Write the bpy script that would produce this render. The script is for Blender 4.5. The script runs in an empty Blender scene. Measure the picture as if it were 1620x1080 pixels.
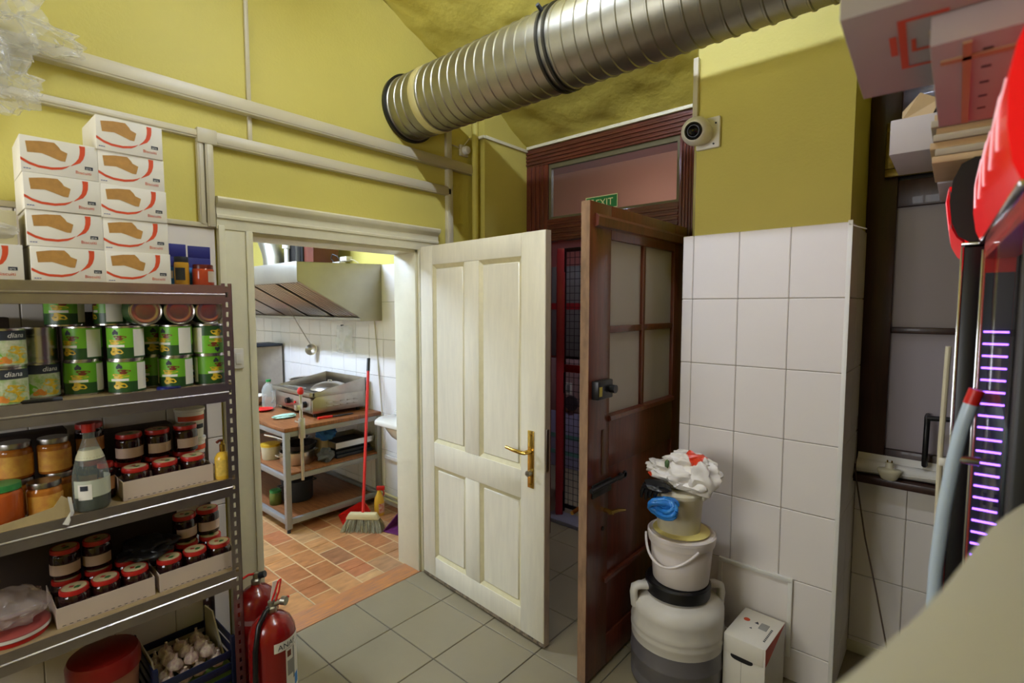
import bpy, bmesh, math, random
from mathutils import Vector, Matrix, noise
random.seed(7)
SC = bpy.context.scene
COL = SC.collection
PI = math.pi

# ---------------------------------------------------------------- camera
cam_d = bpy.data.cameras.new('camera')
cam = bpy.data.objects.new('camera', cam_d)
COL.objects.link(cam)
SC.camera = cam
cam_d.sensor_width = 36.0
cam_d.lens = 805.0 / 1620.0 * 36.0
cam_d.clip_start = 0.02
cam.location = (0.0, 0.0, 1.65)
cam.rotation_euler = (PI / 2 - math.atan(56 / 805), 0.0, math.radians(41.14))
cam_d.dof.use_dof = True
cam_d.dof.focus_distance = 2.6
cam_d.dof.aperture_fstop = 2.8

# ---------------------------------------------------------------- exposure, world, lamp powers
SC.view_settings.view_transform = 'Standard'
SC.view_settings.look = 'None'
SC.view_settings.gamma = 1.0
SC.view_settings.exposure = 0.0
SC.view_settings.use_curve_mapping = False
world = bpy.data.worlds.new('world')
SC.world = world
world.use_nodes = True
world.node_tree.nodes['Background'].inputs[0].default_value = (0.60, 0.68, 0.9, 1)
world.node_tree.nodes['Background'].inputs[1].default_value = 0.45
TUBE_POWER = 235.0       # assumed fluorescent tube over the room
KITCHEN_POWER = 420.0    # assumed fluorescent tube in the kitchen
YARD_POWER = 110.0        # lamp added to brighten the yard passage behind the dark door
SIGN_POWER = 0.7        # backlit red cooler header
LED_POWER = 7.0         # violet cooler LEDs

# area light added as daylight outside an assumed window behind the viewer
added_sky_d = bpy.data.lights.new('added_window_daylight', 'AREA')
added_sky_d.shape = 'RECTANGLE'
added_sky_d.size = 1.2
added_sky_d.size_y = 1.1
added_sky_d.energy = 46.0
added_sky_d.color = (0.95, 0.96, 1.0)
added_sky_o = bpy.data.objects.new('added_window_daylight', added_sky_d)
COL.objects.link(added_sky_o)
added_sky_o.location = (-1.6, -1.62, 1.85)
added_sky_o.rotation_euler = (PI / 2, 0, 0)

# ---------------------------------------------------------------- materials
def lin(c):
    return tuple(((v / 255) / 12.92 if v / 255 <= 0.04045 else ((v / 255 + 0.055) / 1.055) ** 2.4) for v in c)
MATS = {}
def mat(name, rgb, rough=0.5, metal=0.0, var=0.0, vscale=6.0, bump=0.0, bscale=60.0, stretch=None,
        rgb2=None, trans=0.0, coat=0.0, emit=0.0, spec=0.5, detail=4.0, ior=1.45):
    if name in MATS:
        return MATS[name]
    m = bpy.data.materials.new(name)
    MATS[name] = m
    m.use_nodes = True
    nt = m.node_tree
    b = nt.nodes['Principled BSDF']
    c = lin(rgb)
    b.inputs['Base Color'].default_value = (*c, 1)
    b.inputs['Roughness'].default_value = rough
    b.inputs['Metallic'].default_value = metal
    b.inputs['Transmission Weight'].default_value = trans
    b.inputs['Coat Weight'].default_value = coat
    b.inputs['Specular IOR Level'].default_value = spec
    b.inputs['IOR'].default_value = ior
    if emit:
        b.inputs['Emission Color'].default_value = (*c, 1)
        b.inputs['Emission Strength'].default_value = emit
    if var or bump:
        tc = nt.nodes.new('ShaderNodeNewGeometry')
        mp = nt.nodes.new('ShaderNodeMapping')
        nt.links.new(tc.outputs['Position'], mp.inputs['Vector'])
        if stretch:
            mp.inputs['Scale'].default_value = stretch
    if var:
        n = nt.nodes.new('ShaderNodeTexNoise')
        n.inputs['Scale'].default_value = vscale
        n.inputs['Detail'].default_value = detail
        n.inputs['Roughness'].default_value = 0.6
        nt.links.new(mp.outputs[0], n.inputs['Vector'])
        r = nt.nodes.new('ShaderNodeValToRGB')
        c2 = lin(rgb2) if rgb2 else tuple(v * (1 - var) for v in c)
        r.color_ramp.elements[0].position = 0.32
        r.color_ramp.elements[1].position = 0.68
        r.color_ramp.elements[0].color = (*c2, 1)
        r.color_ramp.elements[1].color = (*c, 1)
        nt.links.new(n.outputs['Fac'], r.inputs['Fac'])
        nt.links.new(r.outputs['Color'], b.inputs['Base Color'])
    if bump:
        n2 = nt.nodes.new('ShaderNodeTexNoise')
        n2.inputs['Scale'].default_value = bscale
        n2.inputs['Detail'].default_value = 3.0
        nt.links.new(mp.outputs[0], n2.inputs['Vector'])
        bp = nt.nodes.new('ShaderNodeBump')
        bp.inputs['Strength'].default_value = bump
        bp.inputs['Distance'].default_value = 0.01
        nt.links.new(n2.outputs['Fac'], bp.inputs['Height'])
        nt.links.new(bp.outputs[0], b.inputs['Normal'])
    return m

def film(name, rgb, opacity, rough=0.15, gloss=0.35):
    """thin clear plastic or window glass: see-through with a bright gloss"""
    if name in MATS:
        return MATS[name]
    m = bpy.data.materials.new(name)
    MATS[name] = m
    m.use_nodes = True
    nt = m.node_tree
    nt.nodes.remove(nt.nodes['Principled BSDF'])
    out = nt.nodes['Material Output']
    tr = nt.nodes.new('ShaderNodeBsdfTransparent')
    pb = nt.nodes.new('ShaderNodeBsdfPrincipled')
    pb.inputs['Base Color'].default_value = (*lin(rgb), 1)
    pb.inputs['Roughness'].default_value = rough
    fr = nt.nodes.new('ShaderNodeLayerWeight')
    fr.inputs['Blend'].default_value = 0.5
    pw = nt.nodes.new('ShaderNodeMath')
    pw.operation = 'POWER'
    pw.inputs[1].default_value = 3.0
    nt.links.new(fr.outputs['Facing'], pw.inputs[0])
    ad = nt.nodes.new('ShaderNodeMath')
    ad.operation = 'MULTIPLY_ADD'
    ad.use_clamp = True
    ad.inputs[1].default_value = gloss
    ad.inputs[2].default_value = opacity
    nt.links.new(pw.outputs[0], ad.inputs[0])
    mx = nt.nodes.new('ShaderNodeMixShader')
    nt.links.new(ad.outputs[0], mx.inputs[0])
    nt.links.new(tr.outputs[0], mx.inputs[1])
    nt.links.new(pb.outputs[0], mx.inputs[2])
    nt.links.new(mx.outputs[0], out.inputs['Surface'])
    return m

def frost(name, rgb, through=0.5, rough=0.35):
    """frosted pane: part diffuse and glossy, part light let through"""
    m = mat(name, rgb, rough)
    nt = m.node_tree
    b = nt.nodes['Principled BSDF']
    tl = nt.nodes.new('ShaderNodeBsdfTranslucent')
    tl.inputs['Color'].default_value = (*lin(rgb), 1)
    mx = nt.nodes.new('ShaderNodeMixShader')
    mx.inputs[0].default_value = through
    nt.links.new(b.outputs[0], mx.inputs[1])
    nt.links.new(tl.outputs[0], mx.inputs[2])
    nt.links.new(mx.outputs[0], nt.nodes['Material Output'].inputs['Surface'])
    return m

YELLOW = mat('yellow_wall_paint', (209, 196, 100), 0.6, var=0.05, vscale=3, bump=0.12, bscale=90)
CEILY = mat('rough_yellow_plaster', (202, 187, 86), 0.55, var=0.12, vscale=4, bump=0.5, bscale=22)
CREAM = mat('cream_gloss_paint', (226, 220, 190), 0.35, var=0.07, vscale=9, bump=0.06, bscale=40)
CREAMY = mat('yellowed_cream_paint', (208, 196, 140), 0.4, var=0.1, vscale=20)
PVC = mat('cream_plastic_trunking', (202, 193, 164), 0.4, var=0.03)
TILE = mat('white_wall_tile', (232, 224, 214), 0.5, var=0.03, vscale=2, bump=0.03, bscale=12, spec=0.3)
TILEK = mat('glossy_kitchen_tile', (232, 228, 222), 0.28, var=0.03, vscale=2, bump=0.03, bscale=12)
GROUT = mat('grey_grout', (168, 160, 146), 0.85, var=0.1, vscale=30)
FTILE = mat('beige_floor_tile', (136, 125, 98), 0.4, var=0.07, vscale=5, bump=0.05, bscale=120)
FGROUT = mat('dark_floor_grout', (84, 80, 76), 0.9)
PINKW = mat('pink_plaster', (186, 118, 112), 0.7, var=0.08, vscale=3)
DARKW = mat('dark_red_brown_wood', (104, 46, 30), 0.32, var=0.5, vscale=5, stretch=(9, 9, 0.8), bump=0.1, bscale=30, coat=0.25)
DARKWH = mat('dark_brown_wood_rail', (98, 44, 28), 0.32, var=0.5, vscale=5, stretch=(1.0, 9, 9), bump=0.1, bscale=30, coat=0.25)
GALV = mat('galvanised_steel', (168, 165, 150), 0.4, 1.0, var=0.14, vscale=14, bump=0.03, bscale=50)
STEEL = mat('brushed_stainless', (206, 200, 190), 0.28, 1.0, var=0.1, vscale=8, stretch=(2, 30, 30))
SHELFM = mat('zinc_shelf_steel', (176, 170, 172), 0.34, 1.0, var=0.12, vscale=20)
CHIP = mat('shelf_board', (150, 128, 92), 0.7, var=0.15, vscale=40)
BLACKP = mat('black_plastic', (18, 17, 18), 0.35)
BLACKG = mat('black_gloss', (10, 10, 14), 0.12)
WHITEP = mat('white_plastic', (226, 222, 210), 0.35)
BRASS = mat('brass', (206, 170, 84), 0.25, 1.0, var=0.1, vscale=40)
REDP = mat('red_paint', (128, 15, 13), 0.25, coat=0.4, var=0.06)
REDPL = mat('red_plastic', (200, 34, 28), 0.35)
CARDW = mat('white_cardboard', (226, 220, 204), 0.6, var=0.04, vscale=10)
CARD = mat('brown_cardboard', (176, 150, 112), 0.8, var=0.1, vscale=20)
PRINTR = mat('red_print', (206, 74, 34), 0.55)
PAPER = mat('paper_white', (224, 220, 208), 0.6)
INK = mat('dark_ink', (40, 44, 52), 0.55)

# ---------------------------------------------------------------- mesh builder
class MB:
    def __init__(s):
        s.v = []
        s.f = []
    def add(s, vs, fs):
        o = len(s.v)
        s.v += [tuple(p) for p in vs]
        s.f += [tuple(i + o for i in f) for f in fs]
        return s
    def box(s, x0, x1, y0, y1, z0, z1):
        vs = [(x, y, z) for x in (x0, x1) for y in (y0, y1) for z in (z0, z1)]
        return s.add(vs, [(0, 1, 3, 2), (4, 6, 7, 5), (0, 4, 5, 1), (2, 3, 7, 6), (0, 2, 6, 4), (1, 5, 7, 3)])
    def quad(s, a, b, c, d):
        return s.add([a, b, c, d], [(0, 1, 2, 3)])
    def poly(s, pts):
        return s.add(pts, [tuple(range(len(pts)))])
    def prism(s, pts, axis, a, b):
        """polygon given in the two other axes (in x,y,z order), extruded from a to b"""
        def P(p, t):
            q = list(p)
            q.insert(axis, t)
            return q
        n = len(pts)
        return s.add([P(p, a) for p in pts] + [P(p, b) for p in pts],
                     [tuple(range(n))[::-1], tuple(range(n, 2 * n))] + [(i, (i + 1) % n, n + (i + 1) % n, n + i) for i in range(n)])
    def cyl(s, p0, p1, r0, r1=None, n=16, cap=True):
        r1 = r0 if r1 is None else r1
        p0, p1 = Vector(p0), Vector(p1)
        d = (p1 - p0).normalized()
        u = d.orthogonal().normalized()
        w = d.cross(u)
        vs = []
        for p, r in ((p0, r0), (p1, r1)):
            for i in range(n):
                a = 2 * PI * i / n
                vs.append(p + (u * math.cos(a) + w * math.sin(a)) * r)
        fs = [(i, (i + 1) % n, n + (i + 1) % n, n + i) for i in range(n)]
        if cap:
            fs += [tuple(range(n))[::-1], tuple(range(n, 2 * n))]
        return s.add(vs, fs)
    def tube(s, pts, r, n=8, flat=None):
        """sweep a circle (or an ellipse r x flat) along points"""
        P = [Vector(p) for p in pts]
        u = None
        vs = []
        for i, p in enumerate(P):
            d = (P[min(i + 1, len(P) - 1)] - P[max(i - 1, 0)]).normalized()
            if u is None:
                u = d.orthogonal().normalized()
            u = (u - d * u.dot(d)).normalized()
            w = d.cross(u)
            rr = r[i] if isinstance(r, (list, tuple)) else r
            r2 = rr if flat is None else flat
            for k in range(n):
                a = 2 * PI * k / n
                vs.append(p + u * math.cos(a) * rr + w * math.sin(a) * r2)
        fs = []
        for i in range(len(P) - 1):
            for k in range(n):
                fs.append((i * n + k, i * n + (k + 1) % n, (i + 1) * n + (k + 1) % n, (i + 1) * n + k))
        fs += [tuple(range(n))[::-1], tuple(range((len(P) - 1) * n, len(P) * n))]
        return s.add(vs, fs)
    def lathe(s, prof, n=24, c=(0, 0, 0), axis='z'):
        vs = []
        for r, z in prof:
            for k in range(n):
                a = 2 * PI * k / n
                p = (r * math.cos(a), r * math.sin(a), z)
                if axis == 'x':
                    p = (z, p[0], p[1])
                if axis == 'y':
                    p = (p[0], z, p[1])
                vs.append((p[0] + c[0], p[1] + c[1], p[2] + c[2]))
        fs = []
        for i in range(len(prof) - 1):
            for k in range(n):
                fs.append((i * n + k, i * n + (k + 1) % n, (i + 1) * n + (k + 1) % n, (i + 1) * n + k))
        if prof[0][0] > 1e-5:
            fs.append(tuple(range(n))[::-1])
        if prof[-1][0] > 1e-5:
            fs.append(tuple(range((len(prof) - 1) * n, len(prof) * n)))
        return s.add(vs, fs)
    def patch(s, r, a0, a1, z0, z1, n=8, c=(0, 0, 0)):
        """piece of a cylinder wall, angles in degrees"""
        vs = []
        for i in range(n + 1):
            a = math.radians(a0 + (a1 - a0) * i / n)
            for z in (z0, z1):
                vs.append((c[0] + r * math.cos(a), c[1] + r * math.sin(a), c[2] + z))
        return s.add(vs, [(2 * i, 2 * i + 2, 2 * i + 3, 2 * i + 1) for i in range(n)])
    def oval(s, r, ac, da, zc_, dz, n=18, seed=0.0):
        """rounded picture patch wrapped on a cylinder, centre angle and half width in degrees"""
        vs = [(r * math.cos(math.radians(ac)), r * math.sin(math.radians(ac)), zc_)]
        for i in range(n):
            t = 2 * PI * i / n
            k = 1 + 0.22 * math.sin(3 * t + seed) + 0.12 * math.sin(5 * t + 2 * seed)
            a = math.radians(ac + da * k * math.cos(t))
            vs.append((r * math.cos(a), r * math.sin(a), zc_ + dz * k * math.sin(t)))
        return s.add(vs, [(0, 1 + i, 1 + (i + 1) % n) for i in range(n)])
    def blob(s, c, sc, amp=0.25, freq=2.0, sub=3, seed=0, flat_bottom=None):
        bm = bmesh.new()
        bmesh.ops.create_icosphere(bm, subdivisions=sub, radius=1.0)
        vs = []
        for v in bm.verts:
            p = v.co.copy()
            d = noise.noise(p * freq + Vector((seed * 7.3, seed * 3.1, seed))) * amp
            d += (1 - abs(noise.noise(p * freq * 2.1 + Vector((seed, 5.5, seed * 2))))) * amp * 0.5 - amp * 0.25
            p *= 1 + d
            q = [c[i] + p[i] * sc[i] for i in range(3)]
            if flat_bottom is not None:
                q[2] = max(q[2], flat_bottom)
            vs.append(q)
        fs = [tuple(v.index for v in f.verts) for f in bm.faces]
        bm.free()
        return s.add(vs, fs)
    def text(s, body, size, place, align='LEFT', extrude=0.0, shear=0.0):
        cu = bpy.data.curves.new('lettering', 'FONT')
        cu.body = body
        cu.size = size
        cu.align_x = align
        cu.shear = shear
        cu.resolution_u = 2
        o = bpy.data.objects.new('lettering', cu)
        me = bpy.data.meshes.new_from_object(o)
        vs = [place(v.co.x, v.co.y) for v in me.vertices]
        fs = [tuple(p.vertices) for p in me.polygons]
        bpy.data.objects.remove(o)
        bpy.data.curves.remove(cu)
        bpy.data.meshes.remove(me)
        return s.add(vs, fs)
    def mesh(s, name, m, bevel=0.0, seg=2, smooth=40):
        me = bpy.data.meshes.new(name)
        me.from_pydata(s.v, [], s.f)
        bm = bmesh.new()
        bm.from_mesh(me)
        if bevel:
            es = [e for e in bm.edges if len(e.link_faces) == 2 and e.calc_face_angle(0) > 0.6]
            bmesh.ops.bevel(bm, geom=es, offset=bevel, segments=seg, profile=0.5, affect='EDGES', clamp_overlap=True)
        bmesh.ops.recalc_face_normals(bm, faces=bm.faces)
        bm.to_mesh(me)
        bm.free()
        if smooth:
            for p in me.polygons:
                p.use_smooth = True
            me.set_sharp_from_angle(angle=math.radians(smooth))
        if m is not None:
            me.materials.append(m)
        return me
    def build(s, name, m, parent=None, loc=None, rz=0.0, bevel=0.0, seg=2, smooth=40):
        return link(name, s.mesh(name, m, bevel, seg, smooth), parent, loc, rz)

def link(name, data, parent=None, loc=None, rz=0.0):
    o = bpy.data.objects.new(name, data)
    COL.objects.link(o)
    if parent is not None:
        o.parent = parent
    if loc is not None:
        o.location = loc
    if rz:
        o.rotation_euler = (0, 0, rz)
    return o
def tag(o, label=None, cat=None, group=None, kind=None):
    for k, v in (('label', label), ('category', cat), ('group', group), ('kind', kind)):
        if v:
            o[k] = v
    return o
def thing(name, label, cat, loc=(0, 0, 0), rz=0.0, group=None):
    o = link(name, None, None, loc, rz)
    o.empty_display_size = 0.05
    return tag(o, label, cat, group)
def struct(o, label=None):
    return tag(o, label, None, None, 'structure')
def sempty(name, label=None, loc=(0, 0, 0), rz=0.0):
    o = link(name, None, None, loc, rz)
    return struct(o, label)
def dup(root, loc, rz=0.0, label=None, group=None):
    r = root.copy()
    COL.objects.link(r)
    r.location = loc
    r.rotation_euler = (0, 0, rz)
    if label:
        r['label'] = label
    if group:
        r['group'] = group
    for ch in list(root.children):
        c = ch.copy()
        COL.objects.link(c)
        c.parent = r
        for g in list(ch.children):
            d = g.copy()
            COL.objects.link(d)
            d.parent = c
    return r
def bx(name, m, parent, x0, x1, y0, y1, z0, z1, bevel=0.0, seg=2):
    return MB().box(x0, x1, y0, y1, z0, z1).build(name, m, parent, bevel=bevel, seg=seg)

# shared tile meshes: laid in the plane given by axis, proud of the grout bed
TM = {}
def tile_mesh(axis, a, b, t, m, bevel=0.0025):
    k = (axis, round(a, 3), round(b, 3), t, m.name)
    if k not in TM:
        mb = MB()
        if axis == 'y':
            mb.box(-a / 2, a / 2, -t, 0, -b / 2, b / 2)
        elif axis == 'x':
            mb.box(0, t, -a / 2, a / 2, -b / 2, b / 2)
        else:
            mb.box(-a / 2, a / 2, -b / 2, b / 2, 0, t)
        TM[k] = mb.mesh('tile', m, bevel, 1, 0)
    return TM[k]
def lay(parent, axis, lines_a, lines_b, pos, m, gap=0.003, t=0.007, skip=None):
    for i in range(len(lines_a) - 1):
        for j in range(len(lines_b) - 1):
            a0, a1, b0, b1 = lines_a[i], lines_a[i + 1], lines_b[j], lines_b[j + 1]
            if skip and skip((a0 + a1) / 2, (b0 + b1) / 2):
                continue
            me = tile_mesh(axis, a1 - a0 - gap, b1 - b0 - gap, t, m)
            ca, cb = (a0 + a1) / 2, (b0 + b1) / 2
            loc = (ca, pos, cb) if axis == 'y' else (pos, ca, cb) if axis == 'x' else (ca, cb, pos)
            link('tile', me, parent, loc)
def fr(a, b, step):
    out = [a]
    while out[-1] + step < b - 0.02:
        out.append(out[-1] + step)
    out.append(b)
    return out
ROWS = [0.0, 0.15, 0.458, 0.766, 1.072, 1.377, 1.683, 1.985]

# ================================================================ ROOM SHELL
WX = -2.451          # room face of the left wall
def zc(y):           # vaulted ceiling profile
    return 3.817 - 0.177 * y - 0.069 * y * y

# floor: dark grout bed with beige tiles
fl = struct(bx('floor', FGROUT, None, WX - 0.002, 0.80, -1.35, 3.2, -0.12, -0.006), 'beige square floor tiles with dark joints')
xl = [-2.449] + [-2.112 + 0.3355 * k for k in range(0, 9)] + [0.80]
yl = [-1.35] + [1.474 - 0.339 * k for k in range(8, -1, -1)] + [1.474 + 0.339 * k for k in range(1, 6)]
lay(fl, 'z', xl, [y for y in yl if y > -1.34 or y == -1.35], -0.007, FTILE, 0.0035, 0.007)

# left wall with the kitchen doorway
DY0, DY1, DZ = 0.985, 1.94, 1.985
mb = MB()
n = 40
ys = [-1.35 + (2.42 + 1.35) * i / n for i in range(n + 1)]
ys = sorted(set([round(y, 4) for y in ys] + [DY0, DY1]))
X0, X1 = -2.66, WX
for a, b in zip(ys[:-1], ys[1:]):
    zb = DZ if (a >= DY0 - 1e-4 and b <= DY1 + 1e-4) else -0.1
    vs = [(x, y, z) for x in (X0, X1) for y, z in ((a, zb), (b, zb), (b, zc(b) + 0.02), (a, zc(a) + 0.02))]
    fs = [(0, 1, 2, 3), (7, 6, 5, 4)]
    if zb == DZ:
        fs.append((0, 4, 5, 1))
    if abs(b - DY0) < 1e-4:
        fs.append((1, 5, 6, 2))
    if abs(a - DY1) < 1e-4:
        fs.append((0, 3, 7, 4))
    if a == ys[0]:
        fs.append((0, 3, 7, 4))
    if b == ys[-1]:
        fs.append((1, 5, 6, 2))
    mb.add(vs, fs)
wl = struct(mb.build('wall_left', YELLOW, smooth=0), 'yellow painted wall with the kitchen doorway')
bed = bx('tile_bed', GROUT, wl, WX, WX + 0.006, -1.3, 0.835, 0, 1.985)
lay(wl, 'x', fr(-1.24, 0.835, 0.207), ROWS, WX + 0.005, TILE)
bx('tile_cap', PVC, wl, WX, WX + 0.022, -1.3, 0.835, 1.985, 2.005, 0.003)

# back wall: narrow return by the corner, door recess, tiled pier, window recess
mb = MB()
mb.prism([(-2.66, 2.42), (-2.35, 2.42), (-2.35, 3.05), (-2.66, 3.05)], 2, -0.1, 3.2)
mb.prism([(-0.962, 2.428), (-0.336, 2.428), (-0.336, 3.05), (-1.135, 3.05), (-1.135, 2.83)], 2, 1.985, 3.2)
mb.prism([(-1.013, 2.428), (-0.336, 2.428), (-0.336, 3.05), (-1.135, 3.05), (-1.135, 2.83)], 2, -0.1, 1.985)
mb.box(-2.35, -1.135, 2.88, 3.05, 2.70, 3.2)
mb.box(-0.336, 0.80, 2.84, 3.05, -0.1, 0.86)
mb.box(-0.336, 0.80, 2.88, 3.05, 2.60, 3.2)
mb.box(0.70, 0.80, 2.84, 3.05, 0.86, 2.60)
wb = struct(mb.build('wall_back', YELLOW, smooth=0), 'yellow back wall with tiled pier, dark door recess and window recess')
bx('tile_bed', GROUT, wb, -1.013, -0.334, 2.424, 2.43, 0, 1.984)
bx('tile_bed', GROUT, wb, -0.338, -0.332, 2.426, 2.84, 0, 1.984)
bx('tile_bed', GROUT, wb, -0.336, 0.70, 2.834, 2.842, 0, 0.86)
cx = [-1.015, -0.962, -0.753, -0.5445, -0.338]
def hatch(a, b):
    return -0.80 < a < -0.5 and b < 0.458
lay(wb, 'y', cx, ROWS, 2.427, TILE)
lay(wb, 'x', [2.421, 2.628, 2.838], ROWS, -0.334, TILE)
WROW = [0.0, 0.075, 0.385, 0.695, 0.858]
lay(wb, 'y', [-0.326, -0.13, 0.077, 0.284, 0.491, 0.698], WROW, 2.836, TILE)
bx('corner_bead', WHITEP, wb, -0.342, -0.3255, 2.4185, 2.424, 0.0, 1.99, 0.001)
# access hatch set in the pier tiles: a proud frame with a smooth plate
bx('hatch_plate', TILE, wb, -0.79, -0.50, 2.413, 2.42, 0.13, 0.455, 0.001)
mb = MB()
mb.box(-0.80, -0.485, 2.404, 2.42, 0.448, 0.466)
mb.box(-0.503, -0.485, 2.404, 2.42, 0.125, 0.448)
mb.box(-0.80, -0.782, 2.404, 2.42, 0.125, 0.448)
mb.box(-0.80, -0.485, 2.404, 2.42, 0.112, 0.130)
mb.build('hatch_frame', WHITEP, wb, bevel=0.002)
mb = MB().box(-0.34, -0.20, 2.822, 2.834, 0, 0.055)
mb.box(-0.20, 0.70, 2.822, 2.834, 0, 0.055)
struct(mb.build('baseboard_back', CREAM, bevel=0.004), 'cream skirting under the window recess')

# outer walls of the room behind and beside the camera
struct(bx('wall_right', YELLOW, None, 0.80, 0.95, -1.5, 3.05, -0.1, 4.0), 'yellow wall behind the drinks coolers')
mb = MB()
mb.box(-2.66, -2.2, -1.5, -1.35, -0.1, 4.0)
mb.box(-1.0, 0.95, -1.5, -1.35, -0.1, 4.0)
mb.box(-2.2, -1.0, -1.5, -1.35, -0.1, 1.30)
mb.box(-2.2, -1.0, -1.5, -1.35, 2.40, 4.0)
struct(mb.build('wall_front', YELLOW, smooth=0), 'yellow wall with an assumed high window behind the viewer')
w2 = sempty('assumed_window', 'assumed white framed high window in the wall behind the viewer')  # unseen window, assumed from the direction of the light
mb = MB()
for (a, b_, c_, d_) in ((-2.2, -2.15, 1.30, 2.40), (-1.05, -1.0, 1.30, 2.40), (-2.15, -1.05, 1.30, 1.35), (-2.15, -1.05, 2.35, 2.40), (-1.625, -1.575, 1.35, 2.35)):
    mb.box(a, b_, -1.46, -1.40, c_, d_)
mb.build('frame', CREAM, w2)
for a, b_ in ((-2.15, -1.625), (-1.575, -1.05)):
    bx('pane', film('clear_window_glass', (220, 225, 228), 0.02, 0.03, 0.06), w2, a, b_, -1.432, -1.428, 1.35, 2.35)

# vaulted ceiling of rough painted stone
mb = MB()
nx, ny = 110, 150
for j in range(ny + 1):
    for i in range(nx + 1):
        x = -2.66 + 3.5 * i / nx
        y = -1.4 + 4.35 * j / ny
        z = zc(y)
        p = Vector((x * 5.0, y * 7.0, 0.3))
        z += 0.018 * noise.noise(p) + 0.010 * noise.noise(p * 2.7) + 0.016
        mb.v.append((x, y, z))
for j in range(ny):
    for i in range(nx):
        a = j * (nx + 1) + i
        mb.f.append((a, a + 1, a + nx + 2, a + nx + 1))
struct(mb.build('ceiling', CEILY, smooth=180), 'lumpy yellow vaulted ceiling')
struct(bx('roof', YELLOW, None, -2.7, 0.95, -1.5, 3.05, 4.0, 4.1), None)

# ---------------------------------------------------------------- cable trunking and trims on the left wall
def trunk(n, y0, y1, z0, z1, d=0.03, label=None, lip=True, m=PVC):
    o = struct(bx('trim_%d' % n, m, None, WX, WX + d, y0, y1, z0, z1, 0.003), label)
    if lip:
        if y1 - y0 > z1 - z0:
            bx('lid', m, o, WX + d, WX + d + 0.003, y0, y1, z0 + 0.008, z1 - 0.012, 0.001)
        else:
            bx('lid', m, o, WX + d, WX + d + 0.003, y0 + 0.006, y1 - 0.006, z0, z1, 0.001)
    return o
trunk(1, -1.3, 2.40, 2.500, 2.560, 0.045, 'wide cream cable trunking running under the ceiling duct')
trunk(2, -1.3, 0.80, 2.352, 2.386, 0.026, 'thin cream cable trunking above the biscuit boxes')
t3 = trunk(3, 0.80, 2.19, 2.338, 2.392, 0.030, 'cream cable trunking above the kitchen door head')
bx('joint_cover', PVC, t3, WX, WX + 0.034, 0.775, 0.85, 2.335, 2.396, 0.003)
trunk(4, 0.775, 0.800, 2.0, 2.345, 0.024, 'short vertical trunking above the shelf')
trunk(5, 0.804, 0.836, 1.99, 2.345, 0.028, 'vertical trunking beside the kitchen door head')
trunk(6, 0.988, 1.006, 2.56, zc(1.0), 0.014, 'thin vertical cable cover rising to the ceiling', False)
trunk(7, 0.988, 1.006, 2.392, 2.50, 0.014, 'short cable cover between two trunkings', False)
trunk(8, 2.165, 2.21, 1.98, 2.50, 0.030, 'vertical trunking right of the kitchen door', True)
trunk(9, 2.165, 2.21, 2.56, 2.78, 0.022, 'vertical trunking behind the duct end', False)
o = MB().tube([(WX + 0.05, 2.385, 0.0), (WX + 0.05, 2.385, 1.4), (WX + 0.05, 2.385, 2.95)], 0.021, 12).build('trim_10', YELLOW)
struct(o, 'yellow painted pipe standing in the corner')
mb = MB()
mb.box(-2.402, -2.344, 2.405, 2.419, 2.728, 2.748)
mb.box(-2.3495, -2.336, 2.419, 2.845, 2.728, 2.748)
mb.box(-2.336, -1.15, 2.828, 2.845, 2.744, 2.764)
struct(mb.build('trim_11', CREAM, bevel=0.002), 'thin white bead along the top of the door recess')
o = bx('trim_12', PVC, None, -0.978, -0.955, 2.405, 2.4275, 2.44, 2.80, 0.002)
struct(o, 'short white cable cover above the security camera')
o = MB().tube([(WX + 0.012, 2.22, 2.66), (WX + 0.014, 2.30, 2.655), (WX + 0.014, 2.37, 2.735)], 0.004, 6).build('corner_cable', PVC)
tag(o, 'thin cream cable by the corner above the trunking', 'cable')

# ---------------------------------------------------------------- kitchen door casing
cs = sempty('trim_13', 'cream moulded casing and head of the kitchen doorway')
bx('casing_board', CREAM, cs, WX, WX + 0.022, 0.842, 0.985, 0, 2.0, 0.004)
bx('casing_edge', CREAM, cs, WX + 0.022, WX + 0.032, 0.955, 0.985, 0, 1.985, 0.003)
bx('casing_back_band', CREAM, cs, WX + 0.02, WX + 0.034, 0.842, 0.868, 0, 2.0, 0.004)
bx('casing_board', CREAM, cs, WX, WX + 0.022, 1.94, 1.975, 0, 2.0, 0.004)
bx('jamb_lining', CREAM, cs, -2.66, WX, 1.925, 1.942, 0, 1.985, 0.002)
bx('jamb_lining', CREAM, cs, -2.66, WX, 0.983, 0.998, 0, 1.985, 0.002)
bx('head_lining', CREAM, cs, -2.66, WX, 0.985, 1.94, 1.968, 1.988, 0.002)
prof = [(0.0, 1.985), (0.026, 1.985), (0.026, 2.028), (0.034, 2.032), (0.034, 2.042), (0.028, 2.048), (0.026, 2.075),
        (0.030, 2.080), (0.044, 2.090), (0.052, 2.100), (0.054, 2.112), (0.048, 2.120), (0.0, 2.124)]
MB().prism([(WX + a, b) for a, b in prof], 1, 0.838, 2.085).build('head_moulding', CREAM, cs, smooth=30)
bx('hinge_pin', GALV, cs, WX + 0.022, WX + 0.032, 1.944, 1.954, 0.32, 0.40, 0.002)
bx('hinge_pin', GALV, cs, WX + 0.022, WX + 0.032, 1.944, 1.954, 1.62, 1.70, 0.002)
WOODTH = mat('threshold_wood', (196, 128, 62), 0.4, var=0.4, vscale=7, stretch=(12, 1.2, 1), rgb2=(150, 108, 84))
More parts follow.
